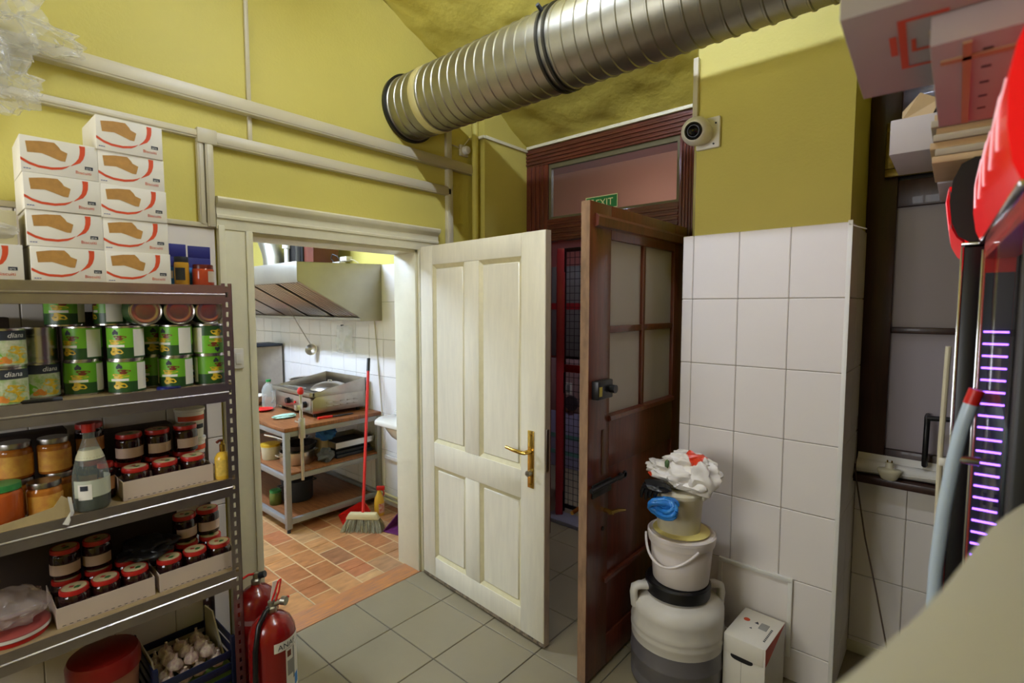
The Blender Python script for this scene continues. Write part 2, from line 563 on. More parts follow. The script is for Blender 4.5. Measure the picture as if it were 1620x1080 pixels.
struct(bx('trim_14', WOODTH, None, -2.60, -2.446, 0.985, 1.94, -0.01, 0.004, 0.003), 'worn wooden threshold of the kitchen doorway')

# ---------------------------------------------------------------- white four-panel door, standing open
d1 = sempty('door_1', 'cream four-panel door standing open beside the kitchen doorway', (-2.405, 1.950, 0.012), math.atan2(1.881 - 1.952, 1.0))
CREAMD = mat('cream_door_paint', (224, 217, 192), 0.33, var=0.09, vscale=7, stretch=(5, 5, 0.7), bump=0.08, bscale=30)
W, H, T = 0.985, 1.985, 0.042
st = [(0.0, 0.118), (0.405, 0.522), (0.832, W)]
rl = [(0, 0.135), (0.695, 0.838), (1.875, H)]
for a, b in ((st[0]), (st[2])):
    bx('stile', CREAMD, d1, a, b, -T / 2, T / 2, 0, H, 0.003)
for a, b in rl:
    bx('rail', CREAMD, d1, st[0][1], st[2][0], -T / 2, T / 2, a, b, 0.003)
for a, b in ((rl[0][1], rl[1][0]), (rl[1][1], rl[2][0])):
    bx('muntin', CREAMD, d1, st[1][0], st[1][1], -T / 2, T / 2, a, b, 0.003)
CREASE = mat('yellowed_moulding_paint', (212, 202, 158), 0.4, var=0.12, vscale=20)
for (u0, u1) in ((st[0][1], st[1][0]), (st[1][1], st[2][0])):
    for (z0, z1) in ((rl[0][1], rl[1][0]), (rl[1][1], rl[2][0])):
        # bevelled moulding ring and raised field
        mb = MB()
        for sgn in (-1, 1):
            o = [(u0, z0), (u1, z0), (u1, z1), (u0, z1)]
            k = 0.024
            i_ = [(u0 + k, z0 + k), (u1 - k, z0 + k), (u1 - k, z1 - k), (u0 + k, z1 - k)]
            y0, y1 = sgn * (T / 2 - 0.003), sgn * 0.006
            vs = [(u, y0, z) for u, z in o] + [(u, y1, z) for u, z in i_]
            mb.add(vs, [(q, (q + 1) % 4, 4 + (q + 1) % 4, 4 + q) for q in range(4)])
        mb.build('moulding', CREASE, d1, smooth=0)
        MB().box(u0 + 0.022, u1 - 0.022, -0.012, 0.012, z0 + 0.022, z1 - 0.022).build('panel', CREAMD, d1, bevel=0.006, seg=1)
GRIME = mat('scuffed_dirty_paint', (150, 132, 104), 0.6, var=0.7, vscale=40, rgb2=(60, 50, 42))
bx('worn_bottom_edge', GRIME, d1, 0.0, W, -T / 2 - 0.0008, -T / 2 + 0.004, 0.0, 0.018)
bx('lock_edge', mat('worn_pink_edge', (196, 178, 156), 0.5, var=0.3, vscale=30, stretch=(1, 1, 0.2)), d1, W, W + 0.002, -T / 2 + 0.003, T / 2 - 0.003, 0, H)
bx('latch_plate', GALV, d1, W + 0.001, W + 0.004, -0.010, 0.010, 0.86, 1.06, 0.001)
h = bx('handle_plate', BRASS, d1, 0.882, 0.922, -T / 2 - 0.006, -T / 2, 0.765, 1.045, 0.003)
MB().tube([(0.902, -T / 2 - 0.004, 0.945), (0.902, -T / 2 - 0.05, 0.945), (0.885, -T / 2 - 0.056, 0.945), (0.83, -T / 2 - 0.056, 0.948), (0.782, -T / 2 - 0.052, 0.952)], [0.012, 0.010, 0.010, 0.009, 0.008], 10).build('lever', BRASS, h)
MB().cyl((0.902, -T / 2 - 0.004, 0.84), (0.902, -T / 2 - 0.028, 0.84), 0.014, n=14).build('lock_cylinder', GALV, h)
MB().cyl((0.902, -T / 2 - 0.028, 0.84), (0.902, -T / 2 - 0.04, 0.84), 0.004, n=8).build('key', GALV, h)
for z in (0.785, 1.025):
    MB().cyl((0.902, -T / 2 - 0.004, z), (0.902, -T / 2 - 0.009, z), 0.006, n=10).build('screw', BRASS, h)

# ---------------------------------------------------------------- dark door frame with transom light
df = sempty('door_2', 'dark brown door frame with a glazed transom in the back wall')
FY0, FY1 = 2.845, 2.90
def flute(x0, x1, z0, z1, horiz):
    """casing board with raised flutes"""
    mb = MB().box(x0, x1, FY0, FY1, z0, z1)
    if horiz:
        h_ = (z1 - z0) / 5
        for k in range(4):
            mb.box(x0, x1, FY0 - 0.008, FY0, z0 + h_ * (k + 0.6), z0 + h_ * (k + 1.2))
    else:
        w_ = (x1 - x0) / 5
        for k in range(4):
            mb.box(x0 + w_ * (k + 0.6), x0 + w_ * (k + 1.2), FY0 - 0.008, FY0, z0, z1)
    return mb
flute(-2.348, -2.16, 0, 2.62, False).build('jamb', DARKW, df, bevel=0.002, seg=1)
flute(-1.225, -1.137, 0, 2.62, False).build('jamb', DARKW, df, bevel=0.002, seg=1)
flute(-2.348, -1.137, 2.62, 2.744, True).build('head', DARKWH, df, bevel=0.002, seg=1)
flute(-2.16, -1.225, 2.095, 2.245, True).build('transom_bar', DARKWH, df, bevel=0.002, seg=1)
mb = MB()
mb.box(-2.16, -2.14, 2.86, 2.885, 2.245, 2.62)
mb.box(-1.245, -1.225, 2.86, 2.885, 2.245, 2.62)
mb.box(-2.14, -1.245, 2.86, 2.885, 2.59, 2.62)
mb.box(-2.14, -1.245, 2.86, 2.885, 2.245, 2.262)
mb.build('transom_sash', mat('olive_dusty_frame', (92, 84, 54), 0.6), df)
GLASS = film('dusty_window_glass', (150, 140, 130), 0.10, 0.12, 0.12)
bx('transom_glass', GLASS, df, -2.14, -1.245, 2.868, 2.872, 2.262, 2.59)
# green exit sign stuck on the glass
sg = bx('exit_sign', mat('sign_green', (28, 120, 62), 0.5), None, -1.86, -1.625, 2.8605, 2.8645, 2.268, 2.352)
tag(sg, 'small green EXIT sign on the transom glass above the dark door', 'sign')
SGN = mat('sign_cream', (228, 226, 176), 0.5)
MB().text('EXIT', 0.062, lambda u, v: (-1.785 + u * 1.0, 2.8602, 2.288 + v)).build('lettering', SGN, sg, smooth=0)
mb = MB()
for (a, b, c_, d_) in ((-1.86, -1.625, 2.268, 2.273), (-1.86, -1.625, 2.347, 2.352), (-1.86, -1.855, 2.268, 2.352), (-1.63, -1.625, 2.268, 2.352)):
    mb.box(a, b, 2.8600, 2.8605, c_, d_)
mb.build('border', SGN, sg)
MB().box(-1.84, -1.80, 2.8600, 2.8605, 2.285, 2.335).build('running_figure_panel', SGN, sg)

# ---------------------------------------------------------------- dark half-glazed door leaf, open
d3 = sempty('door_3', 'dark brown half-glazed door standing open towards the room', (-1.163, 2.775, 0.012))
DL = 0.985; DT = 0.045; DH = 2.068
DARKL = mat('dark_door_leaf_wood', (108, 50, 32), 0.3, var=0.45, vscale=5, stretch=(9, 9, 0.7), bump=0.1, bscale=30, coat=0.3)
def dbx(name, u0, u1, z0, z1, m=DARKL, t=DT, bevel=0.003, par=d3):
    return bx(name, m, par, -t / 2, t / 2, -u1, -u0, z0, z1, bevel)
dbx('stile', 0.0, 0.155, 0, DH)
dbx('stile', 0.815, DL, 0, DH)
dbx('rail', 0.155, 0.815, 1.925, DH)
dbx('lock_rail', 0.155, 0.815, 0.92, 1.145)
dbx('rail', 0.155, 0.815, 0, 0.14)
dbx('lower_panel', 0.155, 0.815, 0.14, 0.92, t=0.030)
dbx('glazing_bar', 0.475, 0.505, 1.145, 1.925, t=0.034)
dbx('glazing_bar', 0.155, 0.475, 1.52, 1.55, t=0.034)
dbx('glazing_bar', 0.505, 0.815, 1.52, 1.55, t=0.034)
FROST = frost('frosted_glass', (206, 200, 190), 0.4)
for a, b in ((0.155, 0.475), (0.505, 0.815)):
    for c_, d_ in ((1.145, 1.52), (1.55, 1.925)):
        dbx('pane', a, b, c_, d_, FROST, 0.006, 0)
MB().prism([(DT / 2, 1.965), (DT / 2 + 0.018, 1.97), (DT / 2 + 0.020, 2.005), (DT / 2 + 0.006, 2.02), (DT / 2, 2.02)], 1, -0.95, -0.01).build('weather_strip', DARKL, d3, smooth=30)
MB().prism([(DT / 2, 1.128), (DT / 2 + 0.014, 1.135), (DT / 2 + 0.010, 1.152), (DT / 2 - 0.012, 1.160)], 1, -0.82, -0.15).build('glazing_sill', DARKL, d3, smooth=30)
bx('worn_edge', mat('worn_wood_edge', (150, 116, 84), 0.6, var=0.4, vscale=30, stretch=(1, 1, .3)), d3, -DT / 2 + 0.002, DT / 2 - 0.002, -DL - 0.0015, -DL, 0, DH)
rim = bx('rim_lock', BLACKP, d3, DT / 2, DT / 2 + 0.035, -0.965, -0.845, 1.245, 1.325, 0.005)
bx('lock_label', mat('yellow_sticker', (190, 178, 70), 0.5), rim, DT / 2 + 0.035, DT / 2 + 0.036, -0.957, -0.935, 1.26, 1.30)
MB().cyl((DT / 2 + 0.03, -0.865, 1.285), (DT / 2 + 0.06, -0.865, 1.285), 0.018, n=14).build('turn_knob', BLACKP, rim)
bl = bx('bolt_plate', BLACKP, d3, DT / 2, DT / 2 + 0.008, -0.955, -0.80, 0.815, 0.875, 0.002)
MB().cyl((DT / 2 + 0.018, -0.985, 0.862), (DT / 2 + 0.018, -0.72, 0.862), 0.010, n=10).build('bolt', BLACKP, bl)
mb = MB()
for k in range(2):
    mb.lathe([(0.011, -0.004), (0.018, -0.004), (0.018, 0.004), (0.011, 0.004), (0.011, -0.004)], 14, (DT / 2 + 0.016, -0.735 + 0.04 * k, 0.862), 'x')
mb.build('hasp_ring', BLACKP, bl)
hd = MB().cyl((DT / 2, -0.845, 0.735), (DT / 2 + 0.045, -0.845, 0.735), 0.010, n=12).build('handle', BRASS, d3)
MB().tube([(DT / 2 + 0.042, -0.87, 0.742), (DT / 2 + 0.046, -0.81, 0.735), (DT / 2 + 0.044, -0.74, 0.715)], [0.010, 0.009, 0.006], 8).build('lever', BRASS, hd)
hd2 = MB().tube([(-DT / 2, -0.845, 0.735), (-DT / 2 - 0.045, -0.845, 0.735), (-DT / 2 - 0.05, -0.90, 0.735), (-DT / 2 - 0.05, -0.96, 0.73)], 0.009, 8).build('outer_lever', BRASS, d3)
MB().cyl((DT / 2, -0.86, 0.655), (DT / 2 + 0.003, -0.86, 0.655), 0.010, n=10).build('keyhole', BLACKP, d3)
bx('chain_strip', mat('dull_brown_strip', (96, 66, 44), 0.5), d3, DT / 2, DT / 2 + 0.004, -0.875, -0.862, 0.90, 1.10)
bx('kick_moulding', DARKL, d3, DT / 2 - 0.008, DT / 2 + 0.012, -0.85, -0.14, 0.40, 0.425, 0.004)

# ---------------------------------------------------------------- window recess right of the pier
w1 = sempty('window_1', 'dark wooden window with frosted panes right of the tiled pier')
WY0, WY1 = 2.845, 2.90
DKW = mat('dark_window_wood', (62, 32, 22), 0.4, var=0.5, vscale=5, stretch=(9, 9, 0.8), coat=0.1)
bx('frame_post', DKW, w1, -0.334, -0.222, WY0, WY1, 0.86, 2.60, 0.004)
bx('frame_post', DKW, w1, 0.60, 0.70, WY0, WY1, 0.86, 2.60, 0.004)
bx('frame_head', DKW, w1, -0.222, 0.60, WY0, WY1, 2.48, 2.60, 0.004)
bx('transom_bar', DKW, w1, -0.222, 0.60, WY0, WY1, 2.085, 2.20, 0.004)
bx('frame_bottom', DKW, w1, -0.222, 0.60, WY0, WY1, 0.86, 1.0, 0.004)
bx('mullion', DKW, w1, 0.15, 0.25, WY0, WY1, 1.0, 2.085, 0.004)
bx('glazing_bar', DKW, w1, -0.222, 0.15, 2.855, 2.89, 1.528, 1.556, 0.003)
bx('glazing_bar', DKW, w1, 0.25, 0.60, 2.855, 2.89, 1.528, 1.556, 0.003)
FROST2 = frost('grey_frosted_glass', (196, 186, 184), 0.5)
for a, b in ((-0.222, 0.15), (0.25, 0.60)):
    for c_, d_ in ((1.0, 1.528), (1.556, 2.085)):
        bx('pane', FROST2, w1, a, b, 2.868, 2.876, c_, d_)
bx('pane', mat('dim_glass', (40, 34, 32), 0.2), w1, -0.222, 0.60, 2.868, 2.876, 2.20, 2.48)
hnd = MB().tube([(-0.075, WY0 - 0.0, 1.175), (-0.075, WY0 - 0.05, 1.172), (-0.075, WY0 - 0.06, 1.15), (-0.077, WY0 - 0.06, 0.99), (-0.077, WY0 - 0.05, 0.965), (-0.077, WY0 - 0.0, 0.962)], 0.011, 8)
hnd.tube([(-0.077, WY0 - 0.052, 1.17), (0.0, WY0 - 0.052, 1.175)], 0.011, 8)
hnd.build('pull_handle', BLACKP, w1)
sl = struct(bx('trim_15', DKW, None, -0.330, 0.70, 2.765, 2.85, 0.845, 0.880, 0.006), 'dark wooden window sill')

# ================================================================ VENTILATION DUCT
du = thing('ventilation_duct', 'large ribbed galvanised spiral duct crossing the room under the vault', 'duct', (WX, 1.895, 2.785))
R = 0.170
L = 3.24
prof = [(R - 0.002, 0.0)]
x = 0.03
while x < L - 0.03:
    prof += [(R, x - 0.016), (R, x - 0.006), (R + 0.005, x - 0.003), (R + 0.005, x + 0.003), (R, x + 0.006), (R, x + 0.016)]
    x += 0.0615
prof += [(R, L)]
mb = MB().lathe(prof, 56, (0, 0, 0), 'x')
for i, v in enumerate(mb.v):     # the seams run as a shallow helix
    a = math.atan2(v[2], v[1])
    mb.v[i] = (v[0] + (0.006 * math.sin(a) if 0.02 < v[0] < L - 0.02 else 0), v[1], v[2] - 0.006 * v[0])
mb.build('pipe', GALV, du, smooth=25)
MB().lathe([(R, 0.0), (R + 0.016, 0.0), (R + 0.018, 0.022), (R + 0.004, 0.026), (R, 0.024)], 48, (0, 0, 0), 'x').build('wall_gasket', BLACKP, du)
MB().lathe([(R + 0.0055, 0.0), (R + 0.0068, 0.004), (R + 0.0068, 0.046), (R + 0.0055, 0.05)], 48, (0.215, 0, -0.0015), 'x').build('tape_band', mat('beige_tape', (200, 188, 128), 0.5), du)
cl = MB()
for dx in (0.0, 0.036):
    cl.lathe([(R + 0.002, 0.0), (R + 0.011, 0.002), (R + 0.011, 0.012), (R + 0.002, 0.014)], 48, (1.07 + dx, 0, -0.0065), 'x')
cl = cl.build('clamp_ring', mat('dark_rubber_steel', (58, 56, 48), 0.4, 0.6), du)
MB().cyl((1.095, -0.155, 0.088), (1.095, -0.185, 0.10), 0.009, n=8).build('clamp_bolt', INK, cl)
MB().cyl((1.095, 0, R), (1.095, 0, zc(1.895) - 2.785 + 0.03), 0.004, n=6).build('hanging_rod', GALV, du)

# ---------------------------------------------------------------- security camera on the pier
sc_ = thing('security_camera', 'round white security camera with a dark lens at the edge of the yellow pier', 'camera', (-0.93, 2.428, 2.445))
bx('mounting_plate', WHITEP, sc_, -0.03, 0.080, -0.020, 0.0, -0.070, 0.070, 0.006, 2)
fwd = Vector((0.14, -0.95, -0.24)).normalized()
hs = MB().lathe([(0.0, -0.064), (0.035, -0.056), (0.056, -0.032), (0.064, 0.0), (0.060, 0.026), (0.046, 0.046), (0.040, 0.052), (0.0, 0.052)], 32).build('housing', WHITEP, sc_, smooth=60)
hs.rotation_euler = fwd.to_track_quat('Z', 'Y').to_euler()
hs.location = Vector((-0.005, -0.082, 0.0))
MB().lathe([(0.0, 0.053), (0.030, 0.053), (0.038, 0.050), (0.038, 0.058), (0.032, 0.062), (0.026, 0.056), (0.0, 0.055)], 28).build('lens_ring', BLACKP, hs)
MB().lathe([(0.024, 0.056), (0.016, 0.063), (0.0, 0.066)], 20).build('lens', BLACKG, hs)
MB().cyl((0.0, -0.02, 0.0), (0.0, -0.05, 0.0), 0.05, n=24).build('collar', WHITEP, sc_)
for a in (0.6, 2.2, 3.8, 5.4):
    MB().cyl((0.025 + 0.045 * math.cos(a), -0.019, 0.068 * math.sin(a)), (0.025 + 0.045 * math.cos(a), -0.024, 0.068 * math.sin(a)), 0.004, n=8).build('screw', INK, sc_)

# small sensor in the corner, switch plate on the casing
o = thing('alarm_sensor', 'small round cream sensor in the corner under the duct', 'sensor', (WX, 2.32, 2.645))
bx('back_box', PVC, o, 0, 0.022, -0.035, 0.035, -0.035, 0.035, 0.006)
MB().lathe([(0.026, 0.02), (0.026, 0.045), (0.020, 0.055), (0.0, 0.058)], 20, (0, 0, 0), 'x').build('dome', WHITEP, o)
o = thing('light_switch', 'small cream light switch on the kitchen door casing behind the shelf', 'switch', (WX + 0.022, 0.905, 1.415))
bx('plate', WHITEP, o, 0, 0.010, -0.022, 0.022, -0.045, 0.045, 0.003)
bx('rocker', WHITEP, o, 0.010, 0.014, -0.013, 0.013, -0.025, 0.025, 0.002)

# ================================================================ BARREL, BUCKETS, BAG AND CARTON BY THE PIER
MILKY = mat('milky_plastic', (206, 200, 186), 0.35, var=0.08, vscale=8)
MILKD = mat('milky_plastic_over_dark_liquid', (104, 100, 100), 0.3, var=0.12, vscale=6)
ba = thing('plastic_barrel', 'squat milky plastic barrel with black lid, half full of dark liquid', 'barrel', (-0.880, 2.125, 0))
MB().lathe([(0.175, 0.0), (0.196, 0.012), (0.195, 0.04), (0.192, 0.052), (0.192, 0.060), (0.196, 0.072), (0.196, 0.115), (0.199, 0.122), (0.199, 0.130), (0.196, 0.140), (0.196, 0.195)], 56).build('filled_part', MILKD, ba, smooth=50)
MB().lathe([(0.196, 0.195), (0.197, 0.222), (0.199, 0.229), (0.199, 0.236), (0.197, 0.245), (0.197, 0.256), (0.199, 0.263), (0.194, 0.275), (0.195, 0.325), (0.194, 0.355), (0.165, 0.378), (0.128, 0.388), (0.120, 0.395), (0.120, 0.43)], 56).build('body', MILKY, ba, smooth=50)
MB().lathe([(0.130, 0.395), (0.137, 0.398), (0.139, 0.445), (0.132, 0.453), (0.0, 0.455)], 48).build('lid', BLACKP, ba)
for s_ in (-1, 1):
    ang = 0.75 if s_ > 0 else 0.75 + PI
    e = Vector((math.cos(ang), math.sin(ang), 0))
    p = [e * 0.190 + Vector((0, 0, 0.33)), e * 0.196 + Vector((0, 0, 0.385)), e * 0.192 + Vector((0, 0, 0.412)), e * 0.17 + Vector((0, 0, 0.42)), e * 0.128 + Vector((0, 0, 0.418)), e * 0.118 + Vector((0, 0, 0.405))]
    MB().tube(p, 0.017, 10, flat=0.024).build('handle', MILKY, ba, smooth=60)
WB = mat('white_bucket_plastic', (224, 214, 206), 0.32, var=0.04)
b1 = thing('white_bucket', 'white plastic bucket with wire-free handle on the barrel lid', 'bucket', (-0.868, 2.125, 0.4555))
MB().lathe([(0.0, 0.0), (0.114, 0.0), (0.118, 0.006), (0.132, 0.175), (0.130, 0.178)], 48).build('body', WB, b1)
MB().lathe([(0.130, 0.172), (0.139, 0.172), (0.141, 0.182), (0.141, 0.198), (0.144, 0.200), (0.144, 0.212), (0.138, 0.216), (0.132, 0.209), (0.0, 0.207)], 48).build('lid', WB, b1)
P = []
for i in range(25):
    t = i / 24
    a = math.radians(-158 + 118 * t + 0)
    P.append((0.150 * math.cos(a), 0.150 * math.sin(a), 0.185 - 0.085 * math.sin(PI * t)))
MB().tube(P, 0.0055, 8).build('bail_handle', WB, b1)
MILK2 = mat('clear_milky_tub', (206, 198, 172), 0.3, var=0.06)
b2 = thing('milky_tub', 'smaller milky plastic tub standing on the white bucket', 'bucket', (-0.884, 2.13, 0.6715))
MB().lathe([(0.0, 0.0), (0.086, 0.0), (0.090, 0.006), (0.100, 0.160), (0.108, 0.162), (0.108, 0.176), (0.100, 0.180), (0.0, 0.178)], 40).build('body', MILK2, b2)
bx('rim_lug', MILK2, b2, 0.095, 0.118, -0.018, 0.018, 0.155, 0.172, 0.004)
MB().lathe([(0.087, 0.0), (0.118, 0.0), (0.120, 0.003), (0.087, 0.006)], 36, (0.012, 0.0, -0.0002)).build('drip_rim', mat('yellowish_rim', (218, 202, 120), 0.4), b2)
# crumpled shopping bag with red print, black and blue gloves on the tub
bg = thing('shopping_bag', 'crumpled white plastic bag with red print on top of the stacked tubs', 'bag', (-0.868, 2.14, 0.853))
BAGW = mat('white_bag_film', (228, 222, 212), 0.35, var=0.5, vscale=7.0, rgb2=(210, 64, 34), detail=2.0)
for nd in BAGW.node_tree.nodes:
    if nd.type == 'VALTORGB':
        nd.color_ramp.elements[0].position = 0.425
        nd.color_ramp.elements[1].position = 0.445
def sheet(pts_u, nu, nv, fn):
    mb_ = MB()
    for j in range(nv + 1):
        for i in range(nu + 1):
            mb_.v.append(tuple(fn(i / nu, j / nv)))
    for j in range(nv):
        for i in range(nu):
            a = j * (nu + 1) + i
            mb_.f.append((a, a + 1, a + nu + 2, a + nu + 1))
    return mb_
MB().blob((0.01, 0.0, 0.055), (0.115, 0.085, 0.06), 0.5, 1.6, 4, 3, 0.0).build('body', BAGW, bg)
MB().blob((0.075, -0.02, 0.075), (0.075, 0.05, 0.075), 0.55, 1.7, 4, 8, 0.002).build('fold', BAGW, bg)
MB().blob((-0.085, 0.0, 0.075), (0.085, 0.06, 0.035), 0.55, 1.8, 4, 12, 0.002).build('fold', BAGW, bg)
MB().blob((0.02, 0.01, 0.125), (0.09, 0.05, 0.035), 0.6, 1.8, 4, 21).build('fold', BAGW, bg)
MB().blob((-0.055, -0.055, 0.110), (0.010, 0.010, 0.018), 0.5, 2, 2, 2).build('green_leaf_print', mat('leaf_green', (70, 96, 52), 0.5), bg)
gb = thing('black_glove', 'crumpled black rubber glove hanging over the tub rim', 'glove', (-0.94, 2.045, 0.82))
MB().blob((0.0, -0.02, 0.055), (0.062, 0.034, 0.022), 0.4, 1.8, 3, 31).build('palm', BLACKP, gb)
for k, (dx, dz, l_) in enumerate(((-0.05, 0.02, .055), (-0.03, 0.0, .06), (-0.012, 0.005, .05), (0.01, 0.01, .045))):
    MB().tube([(dx, -0.03, 0.055), (dx - 0.006, -0.045, 0.03), (dx - 0.01, -0.042, 0.055 - l_)], [0.010, 0.010, 0.006], 8).build('finger', BLACKP, gb)
gl = thing('blue_plastic_wad', 'bright blue twisted plastic wad on the tub rim under the shopping bag', 'plastic', (-0.884, 1.972, 0.80))
BLUEP = mat('blue_plastic_film', (44, 122, 200), 0.3)
mb = MB()
for r_, s_, zz in ((0.048, 0.016, 0.012), (0.040, 0.013, 0.026), (0.052, 0.010, 0.002)):
    ring = [(r_ * math.cos(a) * 1.15, 0.012 * math.sin(2 * a) - 0.012, zz + r_ * 0.55 * math.sin(a)) for a in [2 * PI * i / 20 for i in range(21)]]
    mb.tube(ring, [s_ * (0.8 + 0.35 * noise.noise(Vector((i * 0.9, r_ * 50, 0)))) for i in range(21)], 8)
mb.build('twisted_film', BLUEP, gl, smooth=70)
MB().blob((0.0, 0.02, 0.02), (0.05, 0.03, 0.03), 0.4, 2, 3, 44).build('bunched_film', BLUEP, gl)
# carton standing on the floor before the pier
ct = thing('drink_carton', 'white cardboard box with red corner and black hand slot beside the barrel', 'box', (-0.590, 2.255, 0.0), math.radians(-3))
bx('body', CARDW, ct, -0.083, 0.083, -0.125, 0.125, 0.0, 0.28, 0.002)
hsl = MB()
for i in range(16):
    a = 2 * PI * i / 16
    hsl.v.append((-0.008 + 0.045 * (1 if math.cos(a) > 0 else -1) * abs(math.cos(a)) ** .5, -0.1256, 0.198 + 0.014 * math.sin(a)))
hsl.f.append(tuple(range(16)))
hsl.build('hand_slot', BLACKP, ct, smooth=0)
bx('flap_seam', mat('card_seam', (150, 142, 128), 0.8), ct, -0.010, -0.0085, -0.1255, -0.124, 0.0, 0.19)
bx('front_flap', CARDW, ct, -0.080, 0.075, -0.1275, -0.1252, 0.205, 0.279, 0.0008)
MB().poly([(0.0834, -0.124, 0.279), (0.0834, 0.124, 0.279), (0.0834, 0.02, 0.245), (0.0834, -0.09, 0.21), (0.0834, -0.124, 0.205)]).build('red_corner_print', PRINTR, ct, smooth=0)
MB().poly([(0.0834, -0.10, 0.02), (0.0834, -0.02, 0.02), (0.0834, -0.02, 0.05), (0.0834, -0.06, 0.08), (0.0834, -0.10, 0.07)]).build('dark_print', INK, ct, smooth=0)
t_ = MB()
for k in range(7):
    t_.box(0.012 + k * 0.005, 0.0145 + k * 0.005, 0.0, 0.05, 0.2802, 0.2806)
t_.build('barcode', INK, ct)
MB().cyl((-0.045, 0.035, 0.2801), (-0.045, 0.035, 0.2807), 0.013, n=16).build('red_dot_print', PRINTR, ct)
MB().poly([(-0.012, 0.03, 0.2806), (0.006, 0.028, 0.2806), (0.001, 0.04, 0.2806), (-0.004, 0.048, 0.2806)]).build('black_mark', INK, ct, smooth=0)
MB().poly([(-0.018, -0.02, 0.2806), (-0.006, -0.022, 0.2806), (-0.01, -0.01, 0.2806)]).build('black_mark', INK, ct, smooth=0)
t_ = MB()
for k in range(9):
    t_.box(0.056, 0.064, -0.075 + k * 0.012, -0.068 + k * 0.012, 0.2802, 0.2806)
t_.build('dark_text_line', INK, ct)

# ================================================================ KITCHEN BEHIND THE DOORWAY
KF = bpy.data.materials.new('parquet_print_tile')
KF.use_nodes = True
nt = KF.node_tree
b = nt.nodes['Principled BSDF']
b.inputs['Roughness'].default_value = 0.28
geo = nt.nodes.new('ShaderNodeNewGeometry')
mp = nt.nodes.new('ShaderNodeMapping')
mp.inputs['Location'].default_value = (3.25, -1.325, 0)
mp.inputs['Rotation'].default_value = (0, 0, 0)
nt.links.new(geo.outputs['Position'], mp.inputs['Vector'])
br = nt.nodes.new('ShaderNodeTexBrick')
br.inputs['Scale'].default_value = 1.0
br.inputs['Brick Width'].default_value = 0.225
br.inputs['Row Height'].default_value = 0.15
br.inputs['Mortar Size'].default_value = 0.006
br.inputs['Mortar Smooth'].default_value = 0.6
br.inputs['Color1'].default_value = (0, 0, 0, 1)
br.inputs['Color2'].default_value = (1, 1, 1, 1)
br.inputs['Mortar'].default_value = (0.5, 0.5, 0.5, 1)
br.offset = 0.5
br.offset_frequency = 2
nt.links.new(mp.outputs[0], br.inputs['Vector'])
rp = nt.nodes.new('ShaderNodeValToRGB')
e = rp.color_ramp.elements
e[0].position = 0.0
e[0].color = (*lin((150, 92, 56)), 1)
e[1].position = 1.0
e[1].color = (*lin((188, 146, 98)), 1)
for pos, c in ((0.25, (178, 126, 78)), (0.45, (192, 152, 102)), (0.6, (132, 88, 64)), (0.75, (184, 134, 84)), (0.88, (170, 108, 70))):
    k = e.new(pos)
    k.color = (*lin(c), 1)
nt.links.new(br.outputs['Color'], rp.inputs['Fac'])
ns = nt.nodes.new('ShaderNodeTexNoise')
ns.inputs['Scale'].default_value = 14
ns.inputs['Detail'].default_value = 5
mp2 = nt.nodes.new('ShaderNodeMapping')
mp2.inputs['Scale'].default_value = (2.2, 0.7, 1)
nt.links.new(geo.outputs['Position'], mp2.inputs['Vector'])
nt.links.new(mp2.outputs[0], ns.inputs['Vector'])
mx = nt.nodes.new('ShaderNodeMix')
mx.data_type = 'RGBA'
mx.blend_type = 'OVERLAY'
mx.inputs['Factor'].default_value = 0.55
nt.links.new(rp.outputs['Color'], mx.inputs['A'])
nt.links.new(ns.outputs['Fac'], mx.inputs['B'])
mx2 = nt.nodes.new('ShaderNodeMix')
mx2.data_type = 'RGBA'
mx2.inputs['B'].default_value = (*lin((200, 172, 128)), 1)
nt.links.new(br.outputs['Fac'], mx2.inputs['Factor'])
nt.links.new(mx.outputs['Result'], mx2.inputs['A'])
nt.links.new(mx2.outputs['Result'], b.inputs['Base Color'])

KY = 2.45
mat('white_ceiling', (226, 222, 206), 0.7)
kf = struct(bx('floor_kitchen', GROUT, None, -6.6, -2.598, -0.9, 2.62, -0.12, -0.006), 'brown parquet-patterned tile floor of the kitchen')
kx = [-6.6] + [-3.25 - 0.45 * k for k in range(7, -1, -1)] + [-2.80, -2.6]
ky = [-0.9] + [1.325 - 0.45 * k for k in range(4, -1, -1)] + [1.775, 2.225, 2.45]
lay(kf, 'z', kx, ky, -0.007, KF, 0.003, 0.007)
kw = struct(bx('wall_kitchen', YELLOW, None, -6.75, -2.66, KY, KY + 0.15, -0.1, 3.1), 'kitchen wall, white tiles below and yellow paint above')
bx('tile_bed', GROUT, kw, -6.6, -2.66, KY - 0.006, KY, 0, 1.985)
lay(kw, 'y', fr(-6.6, -2.66, 0.2045), ROWS, KY - 0.005, TILEK)
struct(bx('wall_kitchen_side', MATS['white_ceiling'], None, -6.75, -6.6, -1.0, 2.6, -0.1, 3.1), 'white far side wall of the kitchen')
struct(bx('wall_kitchen_near', MATS['white_ceiling'], None, -6.75, -2.66, -1.05, -0.9, -0.1, 3.1), 'white near wall of the kitchen')
struct(bx('ceiling_kitchen', mat('white_ceiling', (226, 222, 206), 0.7), None, -6.75, -2.66, -1.05, 2.6, 3.0, 3.1), 'white kitchen ceiling')
o = MB()
for z in (0.055, 0.095):
    o.tube([(-3.62, KY - 0.03, z), (-2.68, KY - 0.03, z)], 0.011, 8)
tag(o.build('water_pipes', CREAMY), 'pair of cream pipes low along the kitchen wall under the basin', 'pipe')

